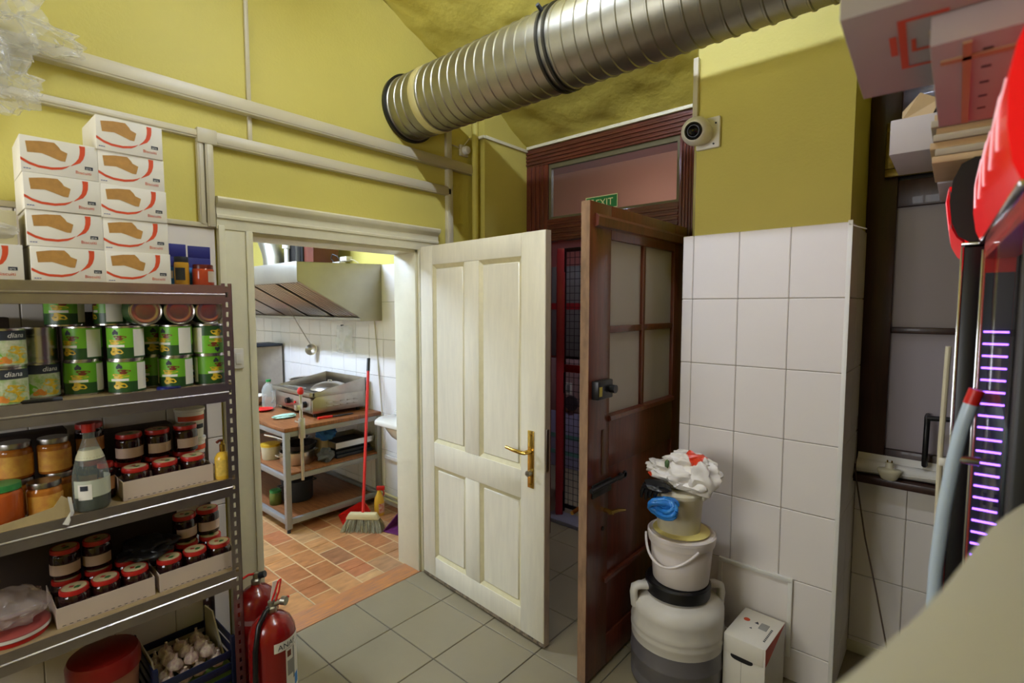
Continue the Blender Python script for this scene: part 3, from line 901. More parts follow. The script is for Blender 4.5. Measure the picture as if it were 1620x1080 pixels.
# ---------------------------------------------------------------- steel work bench
GREYM = mat('grey_painted_steel', (150, 150, 148), 0.4, 0.3, var=0.1, vscale=10)
BWOOD = mat('bench_wood', (150, 96, 54), 0.4, var=0.35, vscale=6, stretch=(1.2, 14, 1), rgb2=(112, 68, 38))
wbn = thing('work_bench', 'grey steel work bench with wooden tops and two lower shelves in the kitchen', 'bench', (-4.27, 2.03, 0))
bx_, by_ = 0.675, 0.385
for sx in (-1, 1):
    for sy in (-1, 1):
        lg = bx('leg', GREYM, wbn, sx * bx_ - 0.02, sx * bx_ + 0.02, sy * by_ - 0.02, sy * by_ + 0.02, 0.03, 0.745, 0.003)
        MB().cyl((sx * bx_, sy * by_, 0), (sx * bx_, sy * by_, 0.035), 0.013, n=10).build('foot', INK, lg)
def rails(z):
    for sy in (-1, 1):
        bx('rail', GREYM, wbn, -bx_ + 0.02, bx_ - 0.02, sy * by_ - 0.017, sy * by_ + 0.017, z - 0.038, z, 0.002)
    for sx in (-1, 1):
        bx('rail', GREYM, wbn, sx * bx_ - 0.017, sx * bx_ + 0.017, -by_ + 0.02, by_ - 0.02, z - 0.038, z, 0.002)
rails(0.745)
rails(0.425)
rails(0.10)
bx('table_top', BWOOD, wbn, -bx_ - 0.022, bx_ + 0.022, -by_ - 0.022, by_ + 0.022, 0.746, 0.776, 0.006)
bx('shelf_board', BWOOD, wbn, -bx_ + 0.0, bx_ + 0.012, -by_ + 0.0, by_ - 0.0, 0.4255, 0.44, 0.003)
bx('bottom_board', BWOOD, wbn, -bx_ + 0.02, bx_ - 0.02, -by_ + 0.02, by_ - 0.02, 0.062, 0.075, 0.003)

# ---------------------------------------------------------------- griddle on the bench
SPL = mat('griddle_steel', (176, 168, 156), 0.32, 1.0, var=0.15, vscale=12)
gr = thing('griddle', 'stainless steel flat-top griddle with splash guard on the work bench', 'griddle', (-4.05, 2.155, 0.777))
for x in (-0.27, 0.27):
    for y in (-0.19, 0.19):
        MB().cyl((x, y, 0), (x, y, 0.034), 0.016, n=10).build('foot', BLACKP, gr)
MB().prism([(-0.235, 0.034), (0.235, 0.034), (0.235, 0.17), (-0.20, 0.17), (-0.235, 0.14)], 0, -0.32, 0.32).build('body', SPL, gr, bevel=0.004)
bx('hot_plate', mat('dark_grill_plate', (92, 86, 80), 0.35, 1.0, var=0.3, vscale=9), gr, -0.31, 0.31, -0.21, 0.225, 0.172, 0.18, 0.002)
for x in (-0.325, 0.313):
    MB().prism([(-0.235, 0.165), (0.24, 0.165), (0.24, 0.275), (-0.20, 0.205), (-0.235, 0.20)], 0, x, x + 0.012).build('side_guard', SPL, gr, bevel=0.002)
bx('back_guard', SPL, gr, -0.325, 0.325, 0.228, 0.242, 0.165, 0.275, 0.002)
bx('front_trough', SPL, gr, -0.325, 0.325, -0.262, -0.215, 0.168, 0.205, 0.005)
bx('control_panel', mat('panel_steel', (190, 176, 170), 0.3, 1.0, var=0.1), gr, -0.30, 0.30, -0.240, -0.234, 0.045, 0.155, 0.002)
for x in (-0.06, 0.22):
    MB().cyl((x, -0.239, 0.10), (x, -0.268, 0.10), 0.026, 0.022, n=18).build('knob', BLACKP, gr)
MB().cyl((0.05, -0.239, 0.10), (0.05, -0.250, 0.10), 0.010, n=12).build('pilot_lamp', REDPL, gr)
t_ = MB()
for k in range(5):
    for j in range(2):
        t_.box(0.3201, 0.3255, -0.12 + k * 0.06, -0.075 + k * 0.06, 0.075 + j * 0.03, 0.084 + j * 0.03)
t_.build('louvres', SPL, gr, bevel=0.002)
ld = thing('dome_lid', 'shiny steel domed lid lying on the griddle plate', 'lid', (-3.94, 2.185, 0.9575), math.radians(20))
MB().lathe([(0.15, 0.0), (0.155, 0.004), (0.15, 0.014), (0.12, 0.038), (0.07, 0.056), (0.0, 0.062)], 36).build('dome', STEEL, ld)
MB().tube([(-0.02, 0, 0.058), (-0.016, 0, 0.074), (0.016, 0, 0.074), (0.02, 0, 0.058)], 0.005, 8).build('knob_handle', STEEL, ld)
tng = thing('barbecue_tongs', 'dark steel tongs lying on the griddle plate', 'tongs', (-4.20, 2.0, 0.9575), math.radians(10))
for s_ in (-1, 1):
    MB().tube([(-0.14, 0, 0.012), (0.0, s_ * 0.018, 0.014), (0.14, s_ * 0.010, 0.010)], 0.006, 6).build('arm', GALV, tng)
# can opener clamped on the near corner
co = thing('can_opener', 'upright bench can opener with red knob at the bench corner', 'opener', (-3.556, 1.742, 0.04))
MB().cyl((0, 0, 0.34), (0, 0, 0.985), 0.012, n=12).build('shaft', STEEL, co)
MB().lathe([(0.0, 0.97), (0.016, 0.973), (0.024, 0.99), (0.022, 1.008), (0.012, 1.022), (0.0, 1.025)], 18).build('knob', REDPL, co)
bx('clamp', STEEL, co, -0.014, 0.02, -0.02, 0.02, 0.65, 0.80, 0.005)
bx('cutter_head', STEEL, co, -0.016, 0.016, -0.045, 0.0, 0.86, 0.90, 0.004)
MB().cyl((-0.035, -0.028, 0.775), (0.035, -0.028, 0.775), 0.006, n=8).build('clamp_screw', STEEL, co)
o = MB().blob((0, 0, 0.017), (0.085, 0.030, 0.016), 0.5, 2.4, 3, 61, 0.0).build('dish_cloth', mat('mint_cloth', (176, 212, 196), 0.8), None, (-3.915, 1.785, 0.777), math.radians(82))
tag(o, 'pale mint dish cloth crumpled on the bench before the griddle', 'cloth')
kn = thing('red_handled_knife', 'knife with a red handle lying under the griddle side', 'knife', (-3.672, 2.0, 0.777), math.radians(86))
bx('handle', REDPL, kn, -0.07, 0.05, -0.012, 0.012, 0.0, 0.018, 0.004)
bx('blade', INK, kn, 0.05, 0.22, -0.014, 0.012, 0.004, 0.010, 0.001)
# things at the left end of the bench top
pl = thing('red_plate', 'red plastic saucer on the left of the bench', 'plate', (-4.335, 1.80, 0.777))
MB().lathe([(0.0, 0.004), (0.045, 0.004), (0.075, 0.016), (0.078, 0.018), (0.078, 0.014), (0.046, 0.0), (0.0, 0.0)], 30).build('dish', REDPL, pl)
js = thing('oil_jug', 'clear plastic jug with a green cap on the left of the bench', 'jug', (-4.455, 1.90, 0.777))
CLEAR = film('clear_plastic', (210, 214, 206), 0.35, 0.1, 0.4)
MB().lathe([(0.0, 0.0), (0.05, 0.0), (0.055, 0.01), (0.055, 0.15), (0.04, 0.19), (0.018, 0.21), (0.018, 0.225)], 24).build('body', CLEAR, js)
MB().lathe([(0.021, 0.222), (0.021, 0.24), (0.0, 0.242)], 18).build('cap', mat('green_cap', (44, 140, 66), 0.4), js)
MB().tube([(0.05, 0, 0.14), (0.085, 0, 0.15), (0.085, 0, 0.07), (0.054, 0, 0.05)], 0.007, 8).build('handle', CLEAR, js)
o = thing('green_topped_tub', 'small glass tub with pale green lid beside the red saucer', 'jar', (-4.43, 2.02, 0.777))
MB().lathe([(0.0, 0.0), (0.045, 0.0), (0.045, 0.07), (0.04, 0.075)], 20).build('body', mat('tub_glass', (150, 160, 130), 0.2), o)
MB().lathe([(0.048, 0.07), (0.048, 0.086), (0.0, 0.088)], 20).build('lid', mat('pale_green', (150, 176, 112), 0.5), o)
o = thing('glass_bowl', 'shiny glass mixing bowl at the left end of the bench', 'bowl', (-4.66, 1.86, 0.777))
MB().lathe([(0.0, 0.004), (0.05, 0.004), (0.085, 0.04), (0.10, 0.085), (0.104, 0.085), (0.09, 0.036), (0.052, 0.0), (0.0, 0.0)], 30).build('bowl', STEEL, o)
o = thing('steel_pan', 'shallow steel pan standing behind the griddle on the bench', 'pan', (-4.56, 2.28, 0.777))
MB().lathe([(0.0, 0.0), (0.12, 0.0), (0.13, 0.012), (0.135, 0.20), (0.14, 0.204), (0.128, 0.20), (0.124, 0.02), (0.0, 0.014)], 30).build('body', STEEL, o)
MB().tube([(-0.135, 0, 0.18), (-0.165, 0.02, 0.185), (-0.165, -0.02, 0.185), (-0.135, -0.03, 0.18)], 0.006, 8).build('handle', STEEL, o)
o = thing('steel_urn', 'tall steel container with dark top at the left end of the bench', 'urn', (-5.45, 2.25, 0.0))
bx('body', SPL, o, -0.16, 0.16, -0.16, 0.16, 0.0, 1.24, 0.01)
bx('top_rim', INK, o, -0.165, 0.165, -0.165, 0.165, 1.241, 1.262, 0.004)
MB().cyl((0.12, -0.17, 1.02), (0.12, -0.20, 1.02), 0.012, n=10).build('tap', INK, o)

# ---------------------------------------------------------------- pots and pans on the bench shelves
def pot(name, label, cat, loc, r, h, m, lidm=None):
    o_ = thing(name, label, cat, loc)
    MB().lathe([(0.0, 0.0), (r * .92, 0.0), (r, 0.012), (r, h), (r + 0.006, h + 0.003), (r - 0.004, h), (r - 0.005, 0.014), (0.0, 0.01)], 32).build('body', m, o_)
    for s__ in (-1, 1):
        MB().tube([(0.03, s__ * r, h * .8), (0.028, s__ * (r + .03), h * .82), (-0.028, s__ * (r + .03), h * .82), (-0.03, s__ * r, h * .8)], 0.005, 6).build('handle', m, o_)
    if lidm:
        MB().lathe([(r + 0.004, h + 0.0035), (r + 0.002, h + 0.009), (r * .5, h + 0.03), (0.0, h + 0.036)], 32).build('lid', lidm, o_)
    return o_
pot('stock_pot', 'steel pot with dark pan inside on the bench middle shelf', 'pot', (-3.82, 1.83, 0.4405), 0.125, 0.095, STEEL)
o = thing('black_pan', 'black frying pan stacked on the steel pot', 'pan', (-3.82, 1.845, 0.5395))
MB().lathe([(0.0, 0.0), (0.10, 0.0), (0.125, 0.015), (0.135, 0.05), (0.128, 0.05), (0.10, 0.006), (0.0, 0.006)], 32).build('dish', BLACKP, o)
MB().tube([(-0.13, -0.03, 0.045), (-0.22, -0.09, 0.075), (-0.30, -0.13, 0.085)], 0.009, 8).build('handle', STEEL, o)
pot('steel_pot', 'second steel pot behind the front pot on the bench shelf', 'pot', (-4.15, 1.96, 0.4405), 0.12, 0.11, STEEL)
o = thing('yellow_tub', 'pale tub of yellow mustard on the bench middle shelf', 'tub', (-4.065, 1.735, 0.4405))
MB().lathe([(0.0, 0.0), (0.06, 0.0), (0.065, 0.01), (0.072, 0.11), (0.07, 0.112)], 24).build('body', MILK2, o)
MB().lathe([(0.074, 0.105), (0.074, 0.122), (0.0, 0.123)], 24).build('lid', mat('mustard_yellow', (206, 166, 44), 0.4), o)
tr = thing('roasting_tray', 'steel roasting tray with dark bottom on the bench middle shelf', 'tray', (-3.80, 2.225, 0.53))
bx('base', INK, tr, -0.14, 0.17, -0.17, 0.17, 0.0, 0.006)
mb = MB()
for (a, b_, c_, d_) in ((-0.15, 0.18, -0.18, -0.17), (-0.15, 0.18, 0.17, 0.18), (-0.15, -0.14, -0.17, 0.17), (0.17, 0.18, -0.17, 0.17)):
    mb.box(a, b_, c_, d_, 0.0, 0.045)
mb.build('rim', STEEL, tr)
st_ = thing('stacked_pans', 'stack of dark baking pans under the roasting tray', 'pan', (-3.80, 2.23, 0.4405))
for k in range(3):
    bx('baking_pan', INK, st_, -0.13 + .01 * k, 0.15 - .01 * k, -0.16, 0.165 - .01 * k, 0.03 * k, 0.03 * k + 0.027, 0.006)
o = MB().blob((0, 0, 0.045), (0.08, 0.065, 0.050), 0.5, 1.9, 4, 71, 0.0).build('blue_cloth', mat('blue_cloth', (36, 92, 150), 0.7), None, (-3.765, 2.04, 0.59))
tag(o, 'crumpled blue cloth under the bench top', 'cloth')
o = MB().blob((0, 0, 0.05), (0.055, 0.055, 0.05), 0.5, 1.8, 4, 75, 0.0).build('grey_cloth', mat('grey_cloth', (84, 84, 86), 0.8), None, (-3.665, 1.985, 0.4405))
tag(o, 'dark grey cloth heaped on the bench middle shelf', 'cloth')
bxo = bx('cloth_support_box', CARD, None, -3.86, -3.74, 1.99, 2.05, 0.4405, 0.589, 0.003)
tag(bxo, 'brown carton under the blue cloth on the bench shelf', 'box')
pot('dark_pot', 'dark pot with green stripes on the bottom shelf of the bench', 'pot', (-4.02, 1.92, 0.0755), 0.12, 0.16, INK, INK)
o = thing('pickle_jar', 'jar with green lid on the bottom shelf of the bench', 'jar', (-4.03, 1.745, 0.0755))
MB().lathe([(0.0, 0.0), (0.042, 0.0), (0.046, 0.006), (0.046, 0.085), (0.038, 0.10)], 22).build('glass', mat('pickle_glass', (96, 104, 44), 0.12), o)
MB().lathe([(0.041, 0.097), (0.043, 0.099), (0.043, 0.115), (0.0, 0.117)], 22).build('lid', mat('green_lid', (48, 122, 60), 0.4), o)

# ---------------------------------------------------------------- extractor hood
HOODM = mat('hood_steel', (168, 163, 150), 0.42, 1.0, var=0.1, vscale=5)
hd_ = thing('extractor_hood', 'stainless steel extractor hood with slanted baffle filters on the kitchen wall', 'hood', (-3.54, KY - 0.013, 1.535))
HL = 2.4
pf = [(0.0, 0.0), (-0.16, 0.0), (-0.702, 0.296), (-0.702, 0.43), (0.0, 0.452)]
MB().prism(pf, 0, -0.003, 0.0).build('side_panel', HOODM, hd_, smooth=0)
MB().prism(pf, 0, -HL, -HL + 0.003).build('side_panel', HOODM, hd_, smooth=0)
bx('front_panel', HOODM, hd_, -HL, 0.0, -0.705, -0.700, 0.296, 0.432, 0.001)
MB().prism([(-0.702, 0.428), (0.0, 0.45), (0.0, 0.453), (-0.702, 0.431)], 0, -HL, 0).build('top_panel', HOODM, hd_, smooth=0)
bx('grease_gutter', HOODM, hd_, -HL, -0.003, -0.20, 0.0, -0.005, 0.022, 0.003)
bx('front_lip', HOODM, hd_, -HL, -0.003, -0.70, -0.655, 0.285, 0.305, 0.003)
DARKF = mat('dark_filter_back', (48, 46, 44), 0.5, 0.6)
MB().prism([(-0.16, 0.045), (-0.68, 0.32), (-0.68, 0.324), (-0.16, 0.049)], 0, -HL, -0.003).build('filter_back', DARKF, hd_, smooth=0)
me = MB().prism([(-0.165, 0.012), (-0.672, 0.290), (-0.672, 0.312), (-0.165, 0.034)], 0, 0.0, 0.026).mesh('baffle', STEEL, 0.003, 1)
k = 0
x = -0.035
while x > -HL + 0.05:
    if k % 9 != 8:
        link('baffle', me, hd_, (x, 0, 0))
    k += 1
    x -= 0.0495
o = thing('ladle', 'steel ladle hooked on the hood filters and resting against the tiles', 'ladle', (-4.60, 2.37, 1.225))
MB().tube([(0.103, -0.252, 0.412), (0.10, -0.245, 0.395), (0.06, -0.14, 0.24), (0.0, -0.01, 0.07)], 0.0045, 8).build('handle', STEEL, o)
bw = MB().lathe([(0.0, -0.034), (0.03, -0.029), (0.052, -0.010), (0.056, 0.005), (0.052, 0.005), (0.028, -0.022), (0.0, -0.027)], 26).build('bowl', STEEL, o)
bw.rotation_euler = (math.radians(75), 0, math.radians(50))
bw.location = (-0.005, 0.0, 0.012)
o = thing('hanging_bag', 'crinkled clear plastic bag hanging on the kitchen tiles', 'bag', (-4.095, KY - 0.018, 1.36))
mb = sheet(None, 14, 14, lambda u, v: (-0.13 + 0.26 * u, -0.006 - 0.040 * abs(noise.noise(Vector((u * 7, v * 2.5, 4)))), -0.118 + 0.236 * v))
mb.build('film', film('bag_film', (244, 244, 240), 0.45, 0.08, 0.6), o, smooth=30)
MB().cyl((-0.04, 0.004, 0.118), (-0.04, -0.02, 0.118), 0.006, n=8).build('hook', INK, o)
# flue, boiler box and speaker box above the hood
o = thing('hood_flue', 'bent steel flue pipe rising from the hood', 'pipe', (-4.78, 2.15, 1.981))
MB().tube([(0, 0, 0.0), (0, 0, 0.10), (-0.03, 0, 0.18), (-0.12, 0, 0.30), (-0.28, 0, 0.44), (-0.6, 0, 0.60), (-0.9, 0, 0.66)], 0.115, 20).build('pipe', GALV, o, smooth=60)
o = thing('black_boiler_box', 'black box with a white pipe on top of the hood', 'box', (-4.33, 2.21, 1.9865))
bx('body', BLACKP, o, -0.17, 0.17, -0.12, 0.12, 0.0, 0.40, 0.006)
bx('display', BLACKG, o, 0.05, 0.14, -0.124, -0.12, 0.03, 0.30, 0.001)
MB().tube([(-0.07, -0.14, 0.0), (-0.07, -0.14, 0.14), (-0.075, -0.14, 0.22)], 0.02, 12).build('pipe', WHITEP, o)
MB().cyl((-0.075, -0.14, 0.16), (-0.075, -0.14, 0.24), 0.034, n=16).build('pipe_nut', WHITEP, o)
o = bx('brown_box', mat('brown_laminate', (96, 46, 32), 0.4, var=0.2), None, -4.155, -4.0, 2.10, 2.33, 1.9865, 2.38, 0.005)
tag(o, 'brown wooden box standing on the hood beside the black box', 'box')
o = thing('power_adapter', 'white power adapter with looped cable on top of the hood', 'adapter', (-3.79, 2.25, 1.983))
bx('body', WHITEP, o, -0.01, 0.09, -0.03, 0.03, 0.03, 0.065, 0.006)
bx('plug', WHITEP, o, -0.13, -0.02, -0.03, 0.03, 0.0, 0.03, 0.005)
MB().tube([(-0.13, 0, 0.02), (-0.16, -0.02, 0.06), (-0.12, -0.03, 0.095), (-0.06, -0.02, 0.075), (-0.04, 0, 0.03)], 0.004, 6).build('cable', INK, o)
MB().tube([(0.09, 0, 0.045), (0.16, 0.0, 0.03), (0.22, 0, 0.005)], 0.003, 6).build('cable', PVC, o)
o = MB().tube([(-3.55, KY - 0.02, 1.75), (-3.57, KY - 0.02, 1.62), (-3.64, KY - 0.02, 1.53), (-3.60, KY - 0.02, 1.2), (-3.55, KY - 0.02, 0.7)], 0.004, 6).build('wall_cable', PVC)
tag(o, 'thin pale cable hanging down the kitchen tiles by the hood', 'cable')

# ---------------------------------------------------------------- wash basin, broom, spray bottle, dustpan
CER = mat('white_ceramic', (230, 226, 214), 0.12, coat=0.5)
o = thing('wash_basin', 'white ceramic wash basin with pipe on the kitchen wall', 'basin', (-3.06, KY - 0.012, 0.80))
MB().prism([(-0.27, 0.0), (0.27, 0.0), (0.27, -0.20), (0.20, -0.28), (-0.20, -0.28), (-0.27, -0.20)], 2, -0.045, 0.0).build('rim', CER, o, bevel=0.014, seg=3)
mb = MB()
rg = []
for (s__, z) in ((1.0, -0.045), (0.92, -0.08), (0.70, -0.13), (0.40, -0.16), (0.34, -0.30)):
    rg.append([(0.24 * s__ * math.cos(a), -0.13 + 0.12 * s__ * math.sin(a), z) for a in [2 * PI * i / 28 for i in range(28)]])
for r_ in rg:
    mb.v += r_
for i in range(len(rg) - 1):
    for k in range(28):
        mb.f.append((i * 28 + k, i * 28 + (k + 1) % 28, (i + 1) * 28 + (k + 1) % 28, (i + 1) * 28 + k))
mb.build('bowl', CER, o, smooth=60)
bx('back_ledge', CER, o, -0.25, 0.25, -0.07, 0.0, 0.0, 0.03, 0.008)
MB().tube([(0.0, -0.05, 0.03), (0.0, -0.05, 0.12), (0.0, -0.10, 0.15), (0.0, -0.14, 0.13)], 0.012, 10).build('tap', STEEL, o)
MB().tube([(0.03, -0.10, -0.28), (0.03, -0.10, -0.42), (0.03, -0.05, -0.48), (0.03, 0.0, -0.48)], 0.018, 10).build('waste_pipe', PVC, o)
MB().tube([(-0.15, -0.04, -0.05), (-0.16, -0.03, -0.4), (-0.16, -0.03, -0.74)], 0.011, 8).build('supply_pipe', GREYM, o)
o = bx('pipe_cover_ledge', CER, None, -3.5, -2.68, KY - 0.045, KY - 0.012, 0.40, 0.43, 0.004)
tag(o, 'white ledge on the tiles below the wash basin', 'ledge')
o = bx('wall_socket', WHITEP, None, -3.64, -3.58, KY - 0.04, KY - 0.012, 0.56, 0.64, 0.006)
tag(o, 'small white wall socket between the bench and the basin', 'socket')
br_ = thing('broom', 'broom with long red handle and pale bristles leaning in the kitchen', 'broom', (-3.235, 2.03, 0.0))
b0 = Vector((0.0, 0.0, 0.10))
b1_ = Vector((-0.455, 0.385, 1.20))
b1_ = Vector((-0.40, 0.335, 1.215))
MB().cyl(b0, b1_, 0.0115, n=12).build('handle', REDPL, br_)
MB().cyl(b0 + (b1_ - b0) * 0.915, b1_ + (b1_ - b0) * 0.004, 0.014, n=12).build('grip', BLACKP, br_)
dr = Vector((0.78, 0.62, 0))
nr = Vector((-0.62, 0.78, 0))
mb = MB()
def Q(u, w, z):
    p_ = dr * u + nr * w
    return (p_.x, p_.y, z)
for (u0, u1) in ((-0.125, 0.125),):
    vs = [Q(-0.10, -0.022, 0.13), Q(0.10, -0.022, 0.13), Q(0.10, 0.022, 0.13), Q(-0.10, 0.022, 0.13),
          Q(-0.125, -0.026, 0.085), Q(0.125, -0.026, 0.085), Q(0.125, 0.026, 0.085), Q(-0.125, 0.026, 0.085)]
    mb.add(vs, [(0, 1, 2, 3), (7, 6, 5, 4), (0, 4, 5, 1), (1, 5, 6, 2), (2, 6, 7, 3), (3, 7, 4, 0)])
mb.build('block', mat('cream_broom_block', (206, 192, 146), 0.5), br_, bevel=0.006)
BRI = mat('bristles', (150, 142, 112), 0.8, var=0.3, vscale=60)
mb = MB()
random.seed(11)
for i in range(420):
    u = random.uniform(-0.118, 0.118)
    w = random.uniform(-0.022, 0.022)
    u2 = u * 1.32 + random.uniform(-0.012, 0.012)
    w2 = w * 2.0 - 0.02 + random.uniform(-0.012, 0.012)
    a, m_, e_ = Vector(Q(u, w, 0.088)), Vector(Q((u + u2) / 2 * 1.05, (w + w2) / 2, 0.045)), Vector(Q(u2, w2, 0.003))
    s__ = Vector(Q(0.0035, 0.0, 0)) 
    t__ = Vector(Q(0.0, 0.0035, 0))
    o_ = len(mb.v)
    mb.v += [tuple(a), tuple(a + s__), tuple(a + t__), tuple(m_), tuple(m_ + s__), tuple(m_ + t__), tuple(e_), tuple(e_ + s__), tuple(e_ + t__)]
    for q in (0, 3):
        for k in range(3):
            mb.f.append((o_ + q + k, o_ + q + (k + 1) % 3, o_ + q + 3 + (k + 1) % 3, o_ + q + 3 + k))
tag(mb.build('bristles', BRI, br_, smooth=0), kind='stuff')
sp = thing('spray_bottle', 'yellow cleaner bottle with red trigger on the kitchen floor by the basin', 'bottle', (-3.38, 2.27, 0.0), math.radians(40))
MB().lathe([(0.0, 0.0), (0.036, 0.0), (0.040, 0.008), (0.040, 0.09), (0.034, 0.14), (0.018, 0.175), (0.013, 0.19), (0.013, 0.20)], 24).build('body', mat('yellow_bottle', (226, 176, 56), 0.3), sp)
MB().patch(0.0405, -80, 80, 0.025, 0.10, 10).build('label', mat('bottle_label', (222, 206, 190), 0.5, var=0.4, vscale=50, rgb2=(206, 80, 60)), sp)
bx('trigger_head', REDPL, sp, -0.018, 0.045, -0.012, 0.012, 0.20, 0.232, 0.004)
MB().tube([(0.03, 0, 0.20), (0.04, 0, 0.18), (0.034, 0, 0.155)], 0.005, 6).build('trigger', REDPL, sp)
dp = thing('dustpan', 'purple plastic dustpan on the kitchen floor beside the broom', 'dustpan', (-2.985, 2.27, 0.0), math.radians(15))
PUR = mat('purple_plastic', (92, 34, 84), 0.35)
bx('tray', PUR, dp, -0.14, 0.14, -0.13, 0.13, 0.0, 0.006, 0.002)
mb = MB()
mb.prism([(-0.13, 0.0), (0.13, 0.0), (0.13, 0.10), (0.08, 0.10), (-0.13, 0.012)], 0, -0.145, -0.138)
mb.prism([(-0.13, 0.0), (0.13, 0.0), (0.13, 0.10), (0.08, 0.10), (-0.13, 0.012)], 0, 0.138, 0.145)
mb.box(-0.145, 0.145, 0.126, 0.133, 0.0, 0.10)
mb.build('sides', PUR, dp)
MB().tube([(0, 0.12, 0.09), (0, 0.16, 0.11), (0, 0.20, 0.12)], 0.014, 10).build('handle', PUR, dp)
rp_ = thing('red_dustpan', 'red plastic dustpan behind the broom against the bench', 'dustpan', (-3.47, 2.10, 0.0), math.radians(-20))
bx('tray', REDPL, rp_, -0.10, 0.10, -0.10, 0.10, 0.0, 0.006, 0.002)
mb = MB()
for x in (-0.105, 0.099):
    mb.prism([(-0.10, 0.0), (0.10, 0.0), (0.10, 0.08), (0.06, 0.08), (-0.10, 0.01)], 0, x, x + 0.006)
mb.box(-0.105, 0.105, 0.098, 0.104, 0.0, 0.08)
mb.build('sides', REDPL, rp_)

# ================================================================ STEEL SHELF WITH STORES
SX0, SX1, SY0, SY1 = -2.437, -2.08, -0.16, 0.762
TZ = [1.723, 1.354, 0.984, 0.620, 0.075]
sh = thing('storage_shelf', 'zinc steel storage shelf filled with jars and tins along the left wall', 'shelf', (0, 0, 0))
def post(x, y, sx, sy):
    mb = MB()
    mb.box(min(x, x + sx * 0.036), max(x, x + sx * 0.036), min(y, y + sy * 0.0018), max(y, y + sy * 0.0018), 0, 1.735)
    # front flange punched with keyhole slots: built as strips and bridges
    y0, y1 = sorted((y, y + sy * 0.036))
    x0, x1 = sorted((x, x + sx * 0.0018))
    mb.box(x0, x1, y0, y0 + 0.013, 0, 1.735)
    mb.box(x0, x1, y1 - 0.013, y1, 0, 1.735)
    z = 0.0
    while z < 1.735:
        mb.box(x0, x1, y0 + 0.013, y1 - 0.013, z, min(z + 0.018, 1.735))
        z += 0.037
    return mb.build('post', SHELFM, sh, smooth=0)
post(SX1, SY1, -1, -1)
post(SX1, SY0, -1, 1)
post(SX0, SY1, 1, -1)
post(SX0, SY0, 1, 1)
for i, z in enumerate(TZ):
    # beams with a rolled bead, front and back, and short end beams
    for x, s_ in ((SX1 + 0.0005, 1), (SX0, -1)):
        pf = [(x, z - 0.066), (x + s_ * 0.0025, z - 0.066), (x + s_ * 0.0025, z - 0.036), (x + s_ * 0.006, z - 0.033), (x + s_ * 0.006, z - 0.030), (x + s_ * 0.0025, z - 0.027), (x + s_ * 0.0025, z + 0.004), (x, z + 0.004)]
        MB().prism(pf, 1, SY0 + 0.008, SY1 - 0.024).build('beam', SHELFM, sh, smooth=30)
    for y in (SY0 + 0.002, SY1 - 0.004):
        bx('end_beam', SHELFM, sh, SX0 + 0.037, SX1 - 0.037, y, y + 0.002, z - 0.04, z + 0.003)
    bx('shelf_board', CHIP, sh, SX0 + 0.003, SX1 - 0.003, SY0 + 0.005, SY1 - 0.005, z - 0.010, z - 0.001)

# ---------------------------------------------------------------- biscuit boxes
bb = thing('biscuit_box', 'x', 'box', (0, 0, 0), 0, 'white biscuit boxes stacked on the shelf top')
BW, BH, BD = 0.183, 0.108, 0.20
BISC = mat('biscuit_print', (182, 134, 66), 0.6, var=0.18, vscale=50)
bx('carton', CARDW, bb, -BD, 0, -BW / 2, BW / 2, 0, BH, 0.0015)
def F(u, v, e=0.0006):
    return (e, (u - 0.5) * BW, v * BH)
MB().poly([F(*p) for p in ((.07, .84), (.25, .90), (.43, .92), (.487, .81), (.508, .74), (.593, .678), (.575, .55), (.557, .43), (.50, .43), (.354, .52), (.263, .57), (.087, .54))]).build('biscuit_picture', BISC, bb, smooth=0)
lo = [(.0, .39, .31), (.10, .285, .21), (.213, .225, .155), (.38, .215, .145), (.508, .26, .195), (.57, .30, .26), (.614, .345, .335)]
mb = MB()
for p, q in zip(lo[:-1], lo[1:]):
    mb.quad(F(p[0], p[1]), F(p[0], p[2]), F(q[0], q[2]), F(q[0], q[1]))
hi = [(.625, .635, .337), (.69, .755, .46), (.735, .80, .58), (.755, .825, .72), (.760, .832, .85), (.752, .832, .955)]
for p, q in zip(hi[:-1], hi[1:]):
    mb.quad(F(p[0], p[2]), F(p[1], p[2]), F(q[1], q[2]), F(q[0], q[2]))
mb.build('orange_arc', PRINTR, bb, smooth=0)
MB().quad(F(.815, .29), F(.925, .29), F(.925, .385), F(.815, .385)).build('brand_badge', INK, bb, smooth=0)
MB().text('aro', 0.0105, lambda u, v: (0.0009, 0.326 * BW + u, 0.305 * BH + v)).build('badge_lettering', PAPER, bb, smooth=0)
MB().text('Biscuiti', 0.0138, lambda u, v: (0.0007, 0.185 * BW + u, 0.145 * BH + v)).build('red_lettering', PRINTR, bb, smooth=0)
mb = MB()
for k in range(3):
    mb.quad(F(.03 + .032 * k, .085), F(.055 + .032 * k, .085), F(.055 + .032 * k, .11), F(.03 + .032 * k, .11))
mb.build('small_print', mat('blue_print', (90, 96, 140), 0.6), bb, smooth=0)
spots = []
ord4 = ('top', 'second from the top', 'third from the top', 'bottom')
ord5 = ('top', 'second from the top', 'middle', 'fourth from the top', 'bottom')
for k in range(4):
    spots.append((-2.118 - 0.004 * (k % 2), 0.297 + (0.006, 0.002, 0.0, -0.002)[k], 1.724 + 0.1095 * k + 0.0005, 0.012 * (-1) ** k * 0.5, '%s box of the four-high biscuit box column' % ord4[3 - k]))
for k in range(5):
    spots.append((-2.116 - 0.005 * (k % 2), 0.484 - 0.002 * k, 1.7245 + 0.1083 * k, 0.008 * (1, -1, .5, -.6, 1)[k], '%s box of the five-high biscuit box column' % ord5[4 - k]))
spots.append((-2.12, 0.104, 1.7245, 0.0, 'biscuit box cut by the left edge of the picture'))
